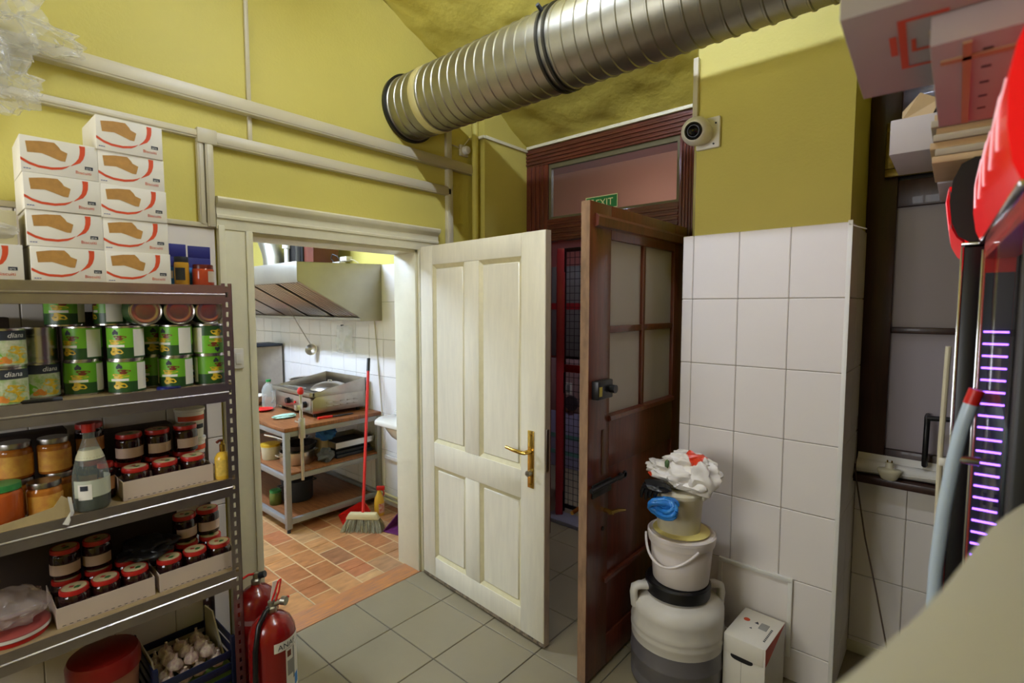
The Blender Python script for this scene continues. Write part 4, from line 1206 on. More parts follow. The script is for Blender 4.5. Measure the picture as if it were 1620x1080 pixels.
for i, (x, y, z, a, lb) in enumerate(spots):
    o = bb if i == 0 else dup(bb, (x, y, z), a)
    o.location = (x, y, z)
    o.rotation_euler = (0, 0, a)
    o['label'] = lb
o = thing('open_carton', 'cream open carton with a plastic liner on the leftmost biscuit box', 'box', (-2.14, 0.10, 1.834))
bx('body', mat('cream_card', (196, 186, 146), 0.7), o, -0.18, 0.0, -0.09, 0.088, 0.0, 0.10, 0.002)
MB().blob((0.0, 0.02, 0.04), (0.012, 0.07, 0.022), 0.5, 2, 3, 81).build('liner', film('liner_film', (220, 214, 196), 0.5, 0.2, 0.4), o)

# blue display box with two spice jars
NAVY = mat('navy_card', (34, 38, 118), 0.5)
SKY = mat('sky_blue_print', (60, 132, 206), 0.5)
o = thing('blue_box', 'navy blue carton with open split flap behind two spice jars', 'box', (-2.205, 0.662, 1.7235))
bx('body', NAVY, o, -0.09, 0.0, -0.073, 0.073, 0.0, 0.11, 0.0015)
bx('raised_flap', NAVY, o, -0.004, -0.001, -0.073, -0.010, 0.11, 0.158, 0.0008)
bx('raised_flap', NAVY, o, -0.004, -0.001, -0.004, 0.073, 0.11, 0.155, 0.0008)
bx('light_blue_print', SKY, o, 0.0, 0.0006, -0.072, 0.072, 0.002, 0.072)
bx('white_print', PAPER, o, 0.0006, 0.0010, -0.066, -0.056, 0.03, 0.058)
GL = mat('jar_glass_clear', (206, 190, 150), 0.08, coat=0.3)
def jar(name, label, cat, loc, r, h, mglass, mlid, mlabel=None, lidh=0.018, lz=(0.2, 0.72), group=None, rz=0.0, lid_top=None, arc=(-80, 80)):
    o_ = thing(name, label, cat, loc, rz, group)
    MB().lathe([(0.0, 0.0), (r * .93, 0.0), (r, r * .1), (r, h * .74), (r * .96, h * .80), (r * .86, h * .845), (r * .86, h - lidh + 0.001)], 26).build('glass', mglass, o_, smooth=50)
    MB().lathe([(r * .9, h - lidh), (r * .95, h - lidh + .002), (r * .95, h - .004), (r * .92, h), (0.0, h - .001)], 26).build('lid', mlid, o_)
    if lid_top:
        lt = MB().lathe([(r * .80, h + 0.0003), (0.0, h + 0.0003)], 22).build('lid_print', lid_top, o_, smooth=0)
    if mlabel:
        MB().patch(r + 0.0006, arc[0], arc[1], h * lz[0], h * lz[1], 12).build('label', mlabel, o_)
    return o_
j1 = jar('mustard_jar', 'slim mustard jar with dark lid before the blue box', 'jar', (-2.172, 0.625, 1.7235), 0.024, 0.108, mat('mustard_glass', (196, 148, 50), 0.12), INK, mat('dark_label', (34, 38, 44), 0.5), 0.024, (0.2, 0.62), arc=(-70, 10))
jar('paprika_jar', 'squat jar of red paprika paste before the blue box', 'jar', (-2.165, 0.694, 1.7235), 0.036, 0.082, mat('paprika_glass', (168, 66, 40), 0.12), mat('maroon_lid', (86, 24, 22), 0.3), mat('grey_label', (188, 172, 150), 0.5), 0.018, (0.2, 0.7), arc=(8, 60))

# ---------------------------------------------------------------- tins on the second shelf
TIN = mat('tin_plate', (196, 192, 186), 0.25, 1.0)
GRN = mat('bright_green_label', (104, 168, 40), 0.35)
DGR = mat('dark_green_label', (38, 74, 32), 0.35)
CORN = mat('corn_yellow_print', (224, 186, 48), 0.4, var=0.3, vscale=80)
BRN = mat('brown_print', (110, 46, 26), 0.4)
TR, TH = 0.052, 0.114
gt = thing('green_tin', 'x', 'tin', (0, 0, 0), 0, 'green vegetable tins on the second shelf')
MB().lathe([(0.0, 0.002), (TR - .003, 0.002), (TR + .001, 0.0), (TR + .001, 0.005), (TR - .001, 0.006), (TR - .001, TH - 0.006), (TR + .001, TH - 0.005), (TR + .001, TH), (TR - .003, TH - 0.001), (TR - .004, TH - 0.004), (0.0, TH - 0.004)], 32).build('can', TIN, gt)
MB().patch(TR, -180, 180, 0.042, TH - 0.006, 36).build('label_upper', GRN, gt)
MB().patch(TR, -180, 180, 0.006, 0.042, 36).build('label_lower', DGR, gt)
for k, a in enumerate((0, 180)):
    MB().patch(TR + .0006, a + 52, a + 104, 0.012, TH - 0.010, 8).build('white_info_panel', PAPER, gt)
    MB().patch(TR + .0006, a - 34, a + 24, 0.044, 0.052, 10).build('white_banner', PAPER, gt)
    MB().oval(TR + .0007, a - 4, 24, 0.061, 0.008, seed=1.0).build('corn_picture', CORN, gt, smooth=0)
    MB().oval(TR + .0006, a - 4, 21, 0.030, 0.012, seed=2.3).build('corn_picture', CORN, gt, smooth=0)
    MB().oval(TR + .0005, a + 10, 18, 0.076, 0.008, seed=0.4).build('brown_picture', BRN, gt, smooth=0)
    MB().oval(TR + .0005, a - 4, 10, 0.093, 0.008, seed=3.0).build('dark_picture', INK, gt, smooth=0)
Z2 = TZ[1] - 0.0005
tins = [
    (-2.155, 0.440, 0, -30, 'green tin in the front row left of the blue cap, white panel to the right'),
    (-2.155, 0.442, 1, -40, 'green tin with a wide white text panel stacked on the left front tin'),
    (-2.155, 0.588, 0, -35, 'green tin standing behind the dark blue cap'),
    (-2.157, 0.592, 1, -58, 'green tin stacked second from the right in the front row'),
    (-2.155, 0.702, 0, 8, 'rightmost green tin on the shelf board'),
    (-2.150, 0.700, 1, 8, 'rightmost green tin of the upper tier, turned upside down'),
    (-2.262, 0.545, 0, -52, 'green tin in the second row showing a white panel between two tins'),
    (-2.262, 0.547, 1, -8, 'green tin in the upper second row showing corn between two tins'),
    (-2.225, 0.335, 0, -20, 'shaded green tin at the left end of the green tins, lower tier'),
    (-2.225, 0.338, 1, -50, 'shaded green tin at the left end of the green tins, upper tier'),
    (-2.262, 0.655, 0, 30, 'green tin hidden behind the rightmost lower tin'),
    (-2.262, 0.658, 1, 20, 'green tin hidden behind the rightmost upper tin'),
]
for i, (x, y, t, a, lb) in enumerate(tins):
    o = gt if i == 0 else dup(gt, (0, 0, 0))
    o.location = (x, y, Z2 + t * (TH + 0.0006))
    o.rotation_euler = (0, 0, math.radians(a))
    if 'upside' in lb:
        o.rotation_euler = (PI, 0, math.radians(a))
        o.location.z += TH
    o['label'] = lb
Z2b = Z2 + 2 * (TH + 0.0012)
ly = thing('lying_tin', 'x', 'tin', (0, 0, 0), 0, 'tins lying on top of the green tins')
MB().lathe([(0.0, -0.105), (0.046, -0.105), (0.048, -0.103), (0.0475, -0.004), (0.049, 0.0), (0.047, 0.001), (0.044, -0.004), (0.040, -0.003), (0.034, -0.005), (0.027, -0.0045), (0.0, -0.005)], 36, (0, 0, 0.0492), 'x').build('can', TIN, ly)
MB().lathe([(0.0486, -0.10), (0.0486, -0.008)], 36, (0, 0, 0.0492), 'x').build('paper_label', DGR, ly)
for i, (y, lb) in enumerate(((0.492, 'left one of the three tins lying with the lid to the front'), (0.594, 'middle one of the three tins lying with the lid to the front'), (0.693, 'right one of the three tins lying with the lid to the front'))):
    o = ly if i == 0 else dup(ly, (0, 0, 0))
    o.location = (-2.105, y, Z2b)
    o['label'] = lb
o = dup(gt, (-2.25, 0.425, Z2b), math.radians(-80), 'green tin standing in the top tier left of the lying tins')
o = dup(gt, (-2.26, 0.30, Z2b), math.radians(-20), 'dark green tin in the top tier at the back left')
# corn tins with black band
ctn = thing('corn_tin', 'x', 'tin', (0, 0, 0), 0, 'corn tins with a black label band')
MB().lathe([(0.0, 0.002), (TR - .003, 0.002), (TR + .001, 0.0), (TR + .001, 0.005), (TR - .001, 0.006), (TR - .001, TH - 0.006), (TR + .001, TH - 0.005), (TR + .001, TH), (TR - .003, TH - 0.001), (TR - .004, TH - 0.004), (0.0, TH - 0.004)], 32).build('can', TIN, ctn)
MB().patch(TR, -180, 180, TH - 0.034, TH - 0.006, 36).build('black_band', INK, ctn)
MB().patch(TR, -180, 180, 0.006, TH - 0.034, 36).build('picture_label', mat('corn_label', (206, 204, 180), 0.4, var=0.5, vscale=40, rgb2=(126, 160, 70)), ctn)
MB().oval(TR + .0005, 28, 36, 0.028, 0.016, seed=0.7).build('corn_picture', CORN, ctn, smooth=0)
MB().oval(TR + .0006, 22, 28, 0.052, 0.010, seed=1.9).build('corn_picture', CORN, ctn, smooth=0)
MB().oval(TR + .0004, -38, 20, 0.032, 0.018, seed=2.2).build('green_leaf_picture', GRN, ctn, smooth=0)
MB().oval(TR + .0006, -14, 18, 0.020, 0.010, seed=3.2).build('orange_picture', mat('orange_print', (208, 128, 50), 0.4), ctn, smooth=0)
MB().text('diana', 0.021, lambda u, v: ((TR + .0008) * math.cos(-0.1 + u / TR), (TR + .0008) * math.sin(-0.1 + u / TR), TH - 0.026 + v), shear=0.25).build('lettering', PAPER, ctn, smooth=0)
for i, (x, y, t, a, lb) in enumerate(((-2.150, 0.140, 0, 0, 'corn tin with black band at the left end of the shelf, lower'), (-2.165, 0.142, 1, 12, 'corn tin with black band at the left end of the shelf, upper'), (-2.245, 0.226, 0, 8, 'shaded corn tin with black band under the bare ribbed tin'))):
    o = ctn if i == 0 else dup(ctn, (0, 0, 0))
    o.location = (x, y, Z2 + t * (TH + 0.0006))
    o.rotation_euler = (0, 0, math.radians(a))
    o['label'] = lb
pr_ = [(0.0, 0.002), (0.045, 0.002), (0.047, 0.0), (0.047, 0.006)]
for k in range(12):
    pr_ += [(0.0455, 0.018 + k * 0.0062), (0.0465, 0.021 + k * 0.0062)]
pr_ += [(0.0465, 0.105), (0.047, 0.109), (0.047, 0.114), (0.044, 0.112), (0.0, 0.111)]
o = MB().lathe(pr_, 32).build('bare_tin', TIN, None, (-2.245, 0.230, Z2 + TH + 0.0006))
tag(o, 'bare ribbed steel tin without a label on the second shelf', 'tin')
o = thing('marker_pen', 'black marker pen lying at the front of the second shelf', 'pen', (-2.108, 0.205, Z2), math.radians(84))
MB().cyl((-0.055, 0, 0.0068), (0.035, 0, 0.0068), 0.0065, n=10).build('barrel', BLACKP, o)
MB().cyl((0.035, 0, 0.0068), (0.058, 0, 0.0068), 0.0072, n=10).build('cap', INK, o)
o = MB().lathe([(0.0, 0.010), (0.034, 0.010), (0.0365, 0.008), (0.0365, 0.0), (0.034, 0.0)], 28).build('jar_cap', mat('dark_blue_lid', (22, 28, 92), 0.3), None, (-2.118, 0.553, Z2))
tag(o, 'flat dark blue jar lid lying before the green tins', 'lid')

# ---------------------------------------------------------------- jam jars in trays (third and fourth shelf)
PLUM = mat('plum_jam_glass', (40, 16, 16), 0.07, coat=0.4)
RLID = mat('red_jam_lid', (176, 36, 30), 0.3)
LTOP = mat('cream_lid_print', (214, 196, 150), 0.45, var=0.25, vscale=60)
JLAB = mat('pale_jam_label', (196, 170, 152), 0.5)
JR, JHT = 0.0415, 0.100
jj = jar('jam_jar', 'x', 'jar', (0, 0, 0), JR, JHT, PLUM, RLID, JLAB, 0.016, (0.16, 0.52), 'red-lidded jam jars', 0.0, LTOP, (-70, 85))
MB().poly([(-0.016, -0.006, JHT + .0009), (-0.004, -0.014, JHT + .0009), (0.003, -0.004, JHT + .0009), (-0.006, 0.004, JHT + .0009)]).build('red_fruit_print', RLID, jj, smooth=0)
MB().poly([(0.002, 0.0, JHT + .0009), (0.014, -0.006, JHT + .0009), (0.020, 0.006, JHT + .0009), (0.010, 0.016, JHT + .0009), (0.0, 0.010, JHT + .0009)]).build('green_leaf_print', mat('leaf_print', (52, 104, 52), 0.5), jj, smooth=0)
def tray(name, label, y0, y1, z, x0=-2.335, x1=-2.118, h=0.066):
    o_ = thing(name, label, 'tray', (0, 0, z))
    PK = mat('pink_grey_tray_card', (206, 188, 172), 0.7, var=0.05)
    bx('bottom', PK, o_, x0, x1, y0, y1, 0, 0.002)
    bx('front', PK, o_, x1 - 0.002, x1, y0, y1, 0.002, h)
    bx('back', PK, o_, x0, x0 + 0.002, y0, y1, 0.002, h * .6)
    bx('side', PK, o_, x0 + 0.002, x1 - 0.002, y0, y0 + 0.002, 0.002, h)
    bx('side', PK, o_, x0 + 0.002, x1 - 0.002, y1 - 0.002, y1, 0.002, h)
    mb_ = MB()
    k_ = y0 + 0.012
    while k_ < y1 - 0.02:
        mb_.box(x1, x1 + 0.0006, k_, k_ + 0.009, 0.004, 0.0058)
        k_ += 0.018
    mb_.build('perforation', INK, o_)
    return o_
Z3 = TZ[2] - 0.0005
Z4 = TZ[3] - 0.0005
tray('jam_tray', 'cardboard tray of jam jars on the third shelf', 0.405, 0.685, Z3)
tray('jam_tray', 'left cardboard tray of jam jars on the fourth shelf', 0.218, 0.482, Z4)
tray('jam_tray', 'right cardboard tray of jam jars on the fourth shelf', 0.4965, 0.757, Z4)
e_ = 0.0025
J = JHT + 0.0015
jars = []
pos3 = ('left', 'middle', 'right')
for k, y in enumerate((0.452, 0.542, 0.632)):
    jars.append((-2.166, y, Z3 + e_, 'front row %s jam jar in the third-shelf tray' % pos3[k]))
for k, y in enumerate((0.452, 0.542, 0.632)):
    jars.append((-2.272, y, Z3 + e_, 'back row %s jam jar in the third-shelf tray, under another jar' % pos3[k]))
for k, y in enumerate((0.458, 0.546, 0.638)):
    jars.append((-2.262, y, Z3 + e_ + J, '%s jam jar stacked on the back row of the third-shelf tray' % pos3[k]))
for k, y in enumerate((0.270, 0.352, 0.436)):
    jars.append((-2.166, y, Z4 + e_, 'front row %s jam jar in the left fourth-shelf tray' % pos3[k]))
for k, y in enumerate((0.264, 0.350, 0.436)):
    jars.append((-2.266, y, Z4 + e_, 'back row %s jam jar in the left fourth-shelf tray' % pos3[k]))
for k, y in enumerate((0.266, 0.352)):
    jars.append((-2.280, y, Z4 + e_ + J, '%s jam jar stacked at the back of the left fourth-shelf tray' % ('left', 'right')[k]))
for k, y in enumerate((0.5405, 0.6245, 0.7085)):
    jars.append((-2.164, y, Z4 + e_, 'front row %s jam jar in the right fourth-shelf tray' % pos3[k]))
for k, y in enumerate((0.5405, 0.6245, 0.7085)):
    jars.append((-2.258, y, Z4 + e_, 'back row %s jam jar in the right fourth-shelf tray' % pos3[k]))
for k, (x, y) in enumerate(((-2.285, 0.628), (-2.290, 0.712))):
    jars.append((x, y, Z4 + e_ + J, '%s jam jar stacked at the back of the right fourth-shelf tray' % ('left', 'right')[k]))
for i, (x, y, z, lb) in enumerate(jars):
    o = jj if i == 0 else dup(jj, (0, 0, 0))
    o.location = (x, y, z)
    o.rotation_euler = (0, 0, random.uniform(-0.5, 0.4))
    o['label'] = lb

# dark cartons added behind the stores to stand in for shade
o = bx('shade_carton', mat('shade_brown_card', (52, 40, 32), 0.8), None, -2.43, -2.315, -0.12, 0.17, Z2, Z2 + 0.26, 0.003)
tag(o, 'dark brown carton added for shade at the back left of the second shelf', 'box')
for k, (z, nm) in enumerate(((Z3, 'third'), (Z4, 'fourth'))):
    o = bx('shade_carton', MATS['shade_brown_card'], None, -2.43, -2.345, -0.10 + 0.02 * k, 0.30 if k == 0 else 0.62, z, z + 0.235, 0.003)
    tag(o, 'dark brown carton added for shade against the wall on the %s shelf' % nm, 'box')
o = bx('shade_carton', MATS['shade_brown_card'], None, -2.43, -2.345, 0.34, 0.62, Z3, Z3 + 0.20, 0.003)
tag(o, 'dark brown carton added for shade behind the jam jars on the third shelf', 'box')
o = bx('shade_carton', MATS['shade_brown_card'], None, -2.43, -2.32, 0.30, 0.74, Z2, Z2 + 0.275, 0.003)
tag(o, 'dark brown carton added for shade behind the green tins on the second shelf', 'box')

# ---------------------------------------------------------------- other stores on the third shelf
HONEY = mat('honey_glass', (168, 100, 36), 0.1, coat=0.3)
YLAB = mat('yellow_paper_label', (222, 172, 70), 0.5, var=0.2, vscale=30, rgb2=(196, 130, 60))
SIL = mat('silver_lid', (150, 146, 142), 0.3, 1.0)
jar('green_lid_jar', 'large jar of orange preserve with a green lid at the left picture edge', 'jar', (-2.150, 0.118, Z3), 0.046, 0.132, mat('orange_preserve', (168, 76, 28), 0.1, coat=.3), MATS['green_lid'], None, 0.02)
sj = jar('silver_lid_jar', 'jar with yellow label and silver lid in the torn tray, front', 'jar', (-2.160, 0.213, Z3), 0.044, 0.115, HONEY, SIL, YLAB, 0.018, (0.08, 0.66), 'jars with silver lids', 0.2)
dup(sj, (-2.255, 0.262, Z3), 0.1, 'jar with yellow label and silver lid in the torn tray, second row right')
dup(sj, (-2.258, 0.160, Z3), 0.1, 'jar with silver lid in the torn tray, second row left')
dup(sj, (-2.256, 0.252, Z3 + 0.1165), 0.2, 'jar with yellow label and silver lid stacked above, right one')
dup(sj, (-2.262, 0.158, Z3 + 0.1165), 0.1, 'shaded jar with silver lid stacked above, left one')
rj = jar('sauce_jar', 'dark sauce jar with red lid behind the bottle, lower', 'jar', (-2.285, 0.352, Z3), 0.040, 0.128, PLUM, RLID, mat('tan_label', (186, 130, 76), 0.5), 0.018, (0.25, 0.62), 'sauce jars behind the bottle', 0.0)
dup(rj, (-2.285, 0.350, Z3 + 0.1295), 0.1, 'dark sauce jar with red lid behind the bottle, upper')
dup(rj, (-2.21, 0.377, Z3), 0.2, 'dark sauce jar with red lid between the bottle and the tray').scale = (0.6, 0.6, 0.98)
bo = thing('spirit_bottle', 'clear glass bottle with red cap and white labels on the third shelf', 'bottle', (-2.132, 0.325, Z3))
BGL = film('bottle_glass', (150, 160, 150), 0.22, 0.05, 0.45)
MB().lathe([(0.0, 0.0), (0.044, 0.0), (0.049, 0.008), (0.049, 0.105), (0.046, 0.13), (0.036, 0.175), (0.022, 0.215), (0.016, 0.235), (0.016, 0.262)], 32).build('glass', BGL, bo, smooth=60)
MB().lathe([(0.0, 0.003), (0.043, 0.003), (0.0465, 0.01), (0.0465, 0.052), (0.0, 0.052)], 28).build('liquid', mat('dark_clear_liquid', (60, 66, 60), 0.05), bo)
MB().patch(0.0495, -70, 130, 0.048, 0.104, 20).build('pale_label', mat('pale_green_label', (186, 190, 170), 0.5), bo)
MB().patch(0.0500, -52, -8, 0.042, 0.092, 10).build('white_label', PAPER, bo)
MB().patch(0.0505, -44, -20, 0.072, 0.088, 8).build('dark_print', INK, bo)
MB().lathe([(0.038, 0.168), (0.034, 0.182), (0.028, 0.198)], 28).build('neck_label', mat('neck_label', (190, 184, 150), 0.5), bo)
MB().lathe([(0.018, 0.255), (0.018, 0.283), (0.0, 0.284)], 20).build('cap', RLID, bo)
tt = thing('torn_tray', 'torn cardboard tray edge around the silver-lid jars', 'tray', (0, 0, Z3))
TC = mat('tan_tray_card', (186, 166, 120), 0.75, var=0.1, vscale=20)
MB().prism([(-0.10, 0.0), (0.268, 0.0), (0.268, 0.05), (0.245, 0.072), (0.225, 0.040), (0.17, 0.030), (0.10, 0.020), (0.04, 0.022), (-0.10, 0.020)], 0, -2.098, -2.096).build('front', TC, tt, smooth=0)
MB().add([(-2.096, 0.268, 0.06), (-2.090, 0.258, 0.066), (-2.080, 0.262, 0.02), (-2.070, 0.240, -0.012), (-2.070, 0.254, -0.02), (-2.088, 0.272, 0.012)],
         [(0, 1, 2, 5), (2, 3, 4, 5)]).build('torn_flap', PAPER, tt, smooth=0)
yb = thing('pump_bottle', 'small yellow bottle with brown pump top at the right end of the third shelf', 'bottle', (-2.122, 0.722, Z3))
MB().lathe([(0.0, 0.0), (0.026, 0.0), (0.0285, 0.006), (0.0285, 0.082), (0.020, 0.098), (0.010, 0.104), (0.010, 0.110)], 24).build('body', mat('yellow_lotion', (218, 176, 62), 0.2), yb)
MB().patch(0.029, -75, 75, 0.015, 0.078, 12).build('label', mat('lotion_label', (226, 190, 84), 0.5, var=0.3, vscale=60), yb)
MB().lathe([(0.0105, 0.106), (0.0105, 0.134), (0.006, 0.136), (0.006, 0.150), (0.0, 0.151)], 16).build('pump', BRASS, yb)
MB().tube([(0, 0, 0.148), (0.004, -0.012, 0.150), (0.006, -0.022, 0.144)], 0.005, 8).build('nozzle', BRN, yb)
tb = thing('yogurt_tub', 'upper white tub with red and black print at the back of the third shelf', 'tub', (-2.378, 0.690, Z3 + 0.1235), 0.0, 'stacked white tubs on the third shelf')
MB().lathe([(0.0, 0.0), (0.042, 0.0), (0.046, 0.006), (0.052, 0.110), (0.055, 0.112), (0.055, 0.122), (0.0, 0.122)], 28).build('tub', WHITEP, tb)
MB().patch(0.0518, -70, 60, 0.075, 0.095, 12).build('red_print', PRINTR, tb)
MB().patch(0.0500, -40, 50, 0.040, 0.058, 12).build('black_print', INK, tb)
dup(tb, (-2.378, 0.690, Z3), 0.2, 'lower white tub with red and black print at the back of the third shelf')

# ---------------------------------------------------------------- fourth shelf: bag, red tub, black bag
rt = thing('red_lid_tub', 'round tub with red lid under a clear bag at the left of the fourth shelf', 'tub', (-2.185, 0.125, Z4))
MB().lathe([(0.0, 0.0), (0.080, 0.0), (0.082, 0.004), (0.082, 0.018)], 36).build('tub', REDPL, rt)
MB().lathe([(0.084, 0.014), (0.086, 0.016), (0.086, 0.030), (0.080, 0.034), (0.0, 0.034)], 36).build('lid', mat('dusty_red_lid', (146, 66, 60), 0.4), rt)
MB().lathe([(0.0865, 0.017), (0.0865, 0.027)], 36).build('white_band', PAPER, rt)
o = MB().blob((0, 0, 0.045), (0.080, 0.08, 0.05), 0.5, 1.8, 4, 91, 0.0).build('clear_bag', film('thin_bag_film', (206, 188, 178), 0.32, 0.18, 0.4), None, (-2.20, 0.115, Z4 + 0.0345))
tag(o, 'crumpled clear plastic bag on the red-lidded tub', 'bag')
o = MB().blob((0, 0, 0.03), (0.070, 0.082, 0.032), 0.5, 1.9, 4, 95, 0.0).build('black_bag', BLACKP, None, (-2.235, 0.492, Z4 + e_ + J + 0.001))
tag(o, 'crumpled black plastic bag lying over the jam jars on the fourth shelf', 'bag')

# ---------------------------------------------------------------- bottom shelf: red bucket, crate of garlic
Z5 = TZ[4] - 0.0005
rb = thing('red_bucket', 'dark red lidded bucket on the bottom shelf', 'bucket', (-2.225, 0.345, Z5))
MB().lathe([(0.0, 0.0), (0.085, 0.0), (0.088, 0.005), (0.10, 0.30)], 36).build('body', mat('tan_bucket', (160, 110, 84), 0.4), rb)
MB().lathe([(0.101, 0.29), (0.106, 0.292), (0.107, 0.335), (0.100, 0.352), (0.06, 0.362), (0.0, 0.364)], 36).build('lid', mat('deep_red_lid', (132, 26, 22), 0.3), rb)
MB().patch(0.0965, -60, 40, 0.12, 0.25, 12).build('label', PAPER, rb)
cr = thing('vegetable_crate', 'dark blue plastic crate with garlic on the bottom shelf', 'crate', (-2.265, 0.60, Z5))
NB = mat('dark_blue_crate', (24, 30, 58), 0.4)
bx('bottom', NB, cr, -0.15, 0.15, -0.135, 0.135, 0, 0.006)
for x in (-0.15, 0.144):
    for z in (0.03, 0.08, 0.13, 0.18):
        bx('side_slat', NB, cr, x, x + 0.006, -0.135, 0.135, z, z + 0.03, 0.002)
for y in (-0.135, 0.129):
    for z in (0.03, 0.08, 0.13, 0.18, 0.225):
        bx('side_slat', NB, cr, -0.144, 0.144, y, y + 0.006, z, z + 0.03, 0.002)
for x in (-0.145, 0.145):
    for y in (-0.13, 0.13):
        bx('corner_post', NB, cr, x - 0.008, x + 0.008, y - 0.008, y + 0.008, 0.006, 0.265, 0.002)
o = MB().box(-2.405, -2.125, 0.475, 0.725, Z5 + 0.0065, Z5 + 0.15).build('green_liner_box', mat('green_liner', (92, 116, 48), 0.7), None, bevel=0.004)
tag(o, 'green paper liner packed in the garlic crate', 'paper')
PP = mat('crumpled_paper', (206, 198, 178), 0.7)
o = MB().add([(-2.13, 0.4745, Z5 + .15), (-2.395, 0.4745, Z5 + .15), (-2.34, 0.4725, Z5 + .275), (-2.19, 0.4745, Z5 + .26), (-2.13, 0.4805, Z5 + .15), (-2.395, 0.4805, Z5 + .15), (-2.34, 0.4745, Z5 + .275), (-2.19, 0.4805, Z5 + .26)],
             [(0, 1, 2, 3), (7, 6, 5, 4), (0, 3, 7, 4), (1, 5, 6, 2), (2, 6, 7, 3), (0, 4, 5, 1)]).build('paper_flap', PP)
tag(o, 'white paper flap standing at the left side of the garlic crate', 'paper')
o = MB().add([(-2.20, 0.720, Z5 + .15), (-2.40, 0.720, Z5 + .15), (-2.385, 0.715, Z5 + .29), (-2.28, 0.710, Z5 + .31), (-2.20, 0.726, Z5 + .15), (-2.40, 0.726, Z5 + .15), (-2.385, 0.721, Z5 + .29), (-2.28, 0.715, Z5 + .31)],
             [(0, 1, 2, 3), (7, 6, 5, 4), (0, 3, 7, 4), (1, 5, 6, 2), (2, 6, 7, 3), (0, 4, 5, 1)]).build('paper_flap', PP)
tag(o, 'white paper flap standing at the right side of the garlic crate', 'paper')
GAR = mat('garlic_skin', (218, 206, 182), 0.55, var=0.18, vscale=60, rgb2=(176, 140, 140))
gmb = MB().lathe([(0.0, 0.0), (0.012, 0.001), (0.024, 0.010), (0.026, 0.022), (0.018, 0.036), (0.007, 0.044), (0.004, 0.058), (0.005, 0.062), (0.0, 0.063)], 18)
for i, v in enumerate(gmb.v):
    a = math.atan2(v[1], v[0])
    k = 1 + 0.08 * math.cos(6 * a)
    gmb.v[i] = (v[0] * k, v[1] * k, v[2])
gme = gmb.mesh('garlic_bulb', GAR)
rows = []
for i in range(4):
    for k in range(4):
        rows.append((-2.155 - 0.056 * i, 0.512 + 0.056 * k + 0.008 * (i % 2), Z5 + 0.151))
for i in range(3):
    for k in range(3):
        rows.append((-2.185 - 0.056 * i, 0.545 + 0.056 * k, Z5 + 0.190))
for i, p in enumerate(rows):
    o = link('garlic_bulb', gme, None, p, random.uniform(0, 6))
    o.rotation_euler = (random.uniform(-.25, .25), random.uniform(-.25, .25), random.uniform(0, 6))
    tag(o, 'white garlic bulb lying in the dark blue crate', 'garlic', 'garlic bulbs in the crate')

# ---------------------------------------------------------------- fire extinguishers right of the shelf
ex = thing('fire_extinguisher', 'front red fire extinguisher with paper label and black hose by the shelf end', 'extinguisher', (-1.968, 0.822, 0.0))
MB().lathe([(0.0, 0.006), (0.07, 0.004), (0.083, 0.0), (0.086, 0.02), (0.086, 0.36), (0.082, 0.392), (0.068, 0.422), (0.045, 0.443), (0.022, 0.452), (0.018, 0.455), (0.018, 0.47)], 40).build('cylinder', REDP, ex, smooth=60)
vl = MB().lathe([(0.017, 0.458), (0.020, 0.462), (0.020, 0.478), (0.013, 0.482), (0.013, 0.50), (0.0, 0.502)], 18).build('valve', GALV, ex)
MB().cyl((0, -0.002, 0.484), (0.018, 0.044, 0.492), 0.010, n=10).build('gauge_stem', GALV, vl)
MB().cyl((0.012, 0.036, 0.492), (0.028, 0.046, 0.492), 0.017, n=16).build('pressure_gauge', GALV, vl)
lv = MB().tube([(0.0, 0.0, 0.497), (0.006, 0.012, 0.53), (0.012, 0.024, 0.575), (0.014, 0.034, 0.582), (0.010, 0.026, 0.53), (0.004, 0.014, 0.495)], 0.0035, 8).build('carry_handle', REDPL, ex)
MB().prism([(-0.004, 0.502), (0.016, 0.502), (0.028, 0.575), (0.008, 0.575)], 0, -0.001, 0.002).build('paper_tag', PAPER, lv, smooth=0)
MB().tube([(0.0, 0.016, 0.49), (0.014, 0.045, 0.503), (0.020, 0.062, 0.500)], 0.004, 8).build('squeeze_lever', REDPL, ex)
MB().tube([(0.0, 0.0, 0.475), (0.012, -0.028, 0.474), (0.03, -0.062, 0.44), (0.05, -0.085, 0.36), (0.052, -0.090, 0.2), (0.05, -0.088, 0.06)], 0.0095, 10).build('hose', BLACKP, ex)
MB().patch(0.0866, -20, 62, 0.335, 0.372, 12).build('brand_label', PAPER, ex)
MB().text('ANAF', 0.030, lambda u, v: (0.0872 * math.cos(-0.2 + u / 0.0872), 0.0872 * math.sin(-0.2 + u / 0.0872), 0.342 + v)).build('lettering', INK, ex, smooth=0)
lb_ = MB().patch(0.0866, 8, 62, 0.10, 0.334, 10).build('instruction_label', PAPER, ex)
for (a0, a1, z0, z1, m_) in ((12, 24, 0.30, 0.325, BRN), (12, 30, 0.225, 0.285, mat('grey_print', (140, 138, 132), 0.6)), (30, 36, 0.20, 0.33, MATS['grey_print']), (12, 24, 0.16, 0.185, YLAB), (36, 54, 0.165, 0.21, SKY), (12, 50, 0.105, 0.145, MATS['grey_print'])):
    MB().patch(0.0871, a0, a1, z0, z1, 4).build('printed_block', m_, lb_)
e2 = thing('fire_extinguisher', 'rear red fire extinguisher half hidden behind the shelf post', 'extinguisher', (-2.215, 0.865, 0.0))
MB().lathe([(0.0, 0.006), (0.07, 0.004), (0.081, 0.0), (0.084, 0.02), (0.084, 0.36), (0.080, 0.392), (0.066, 0.422), (0.044, 0.443), (0.022, 0.452), (0.018, 0.47)], 40).build('cylinder', REDP, e2, smooth=60)
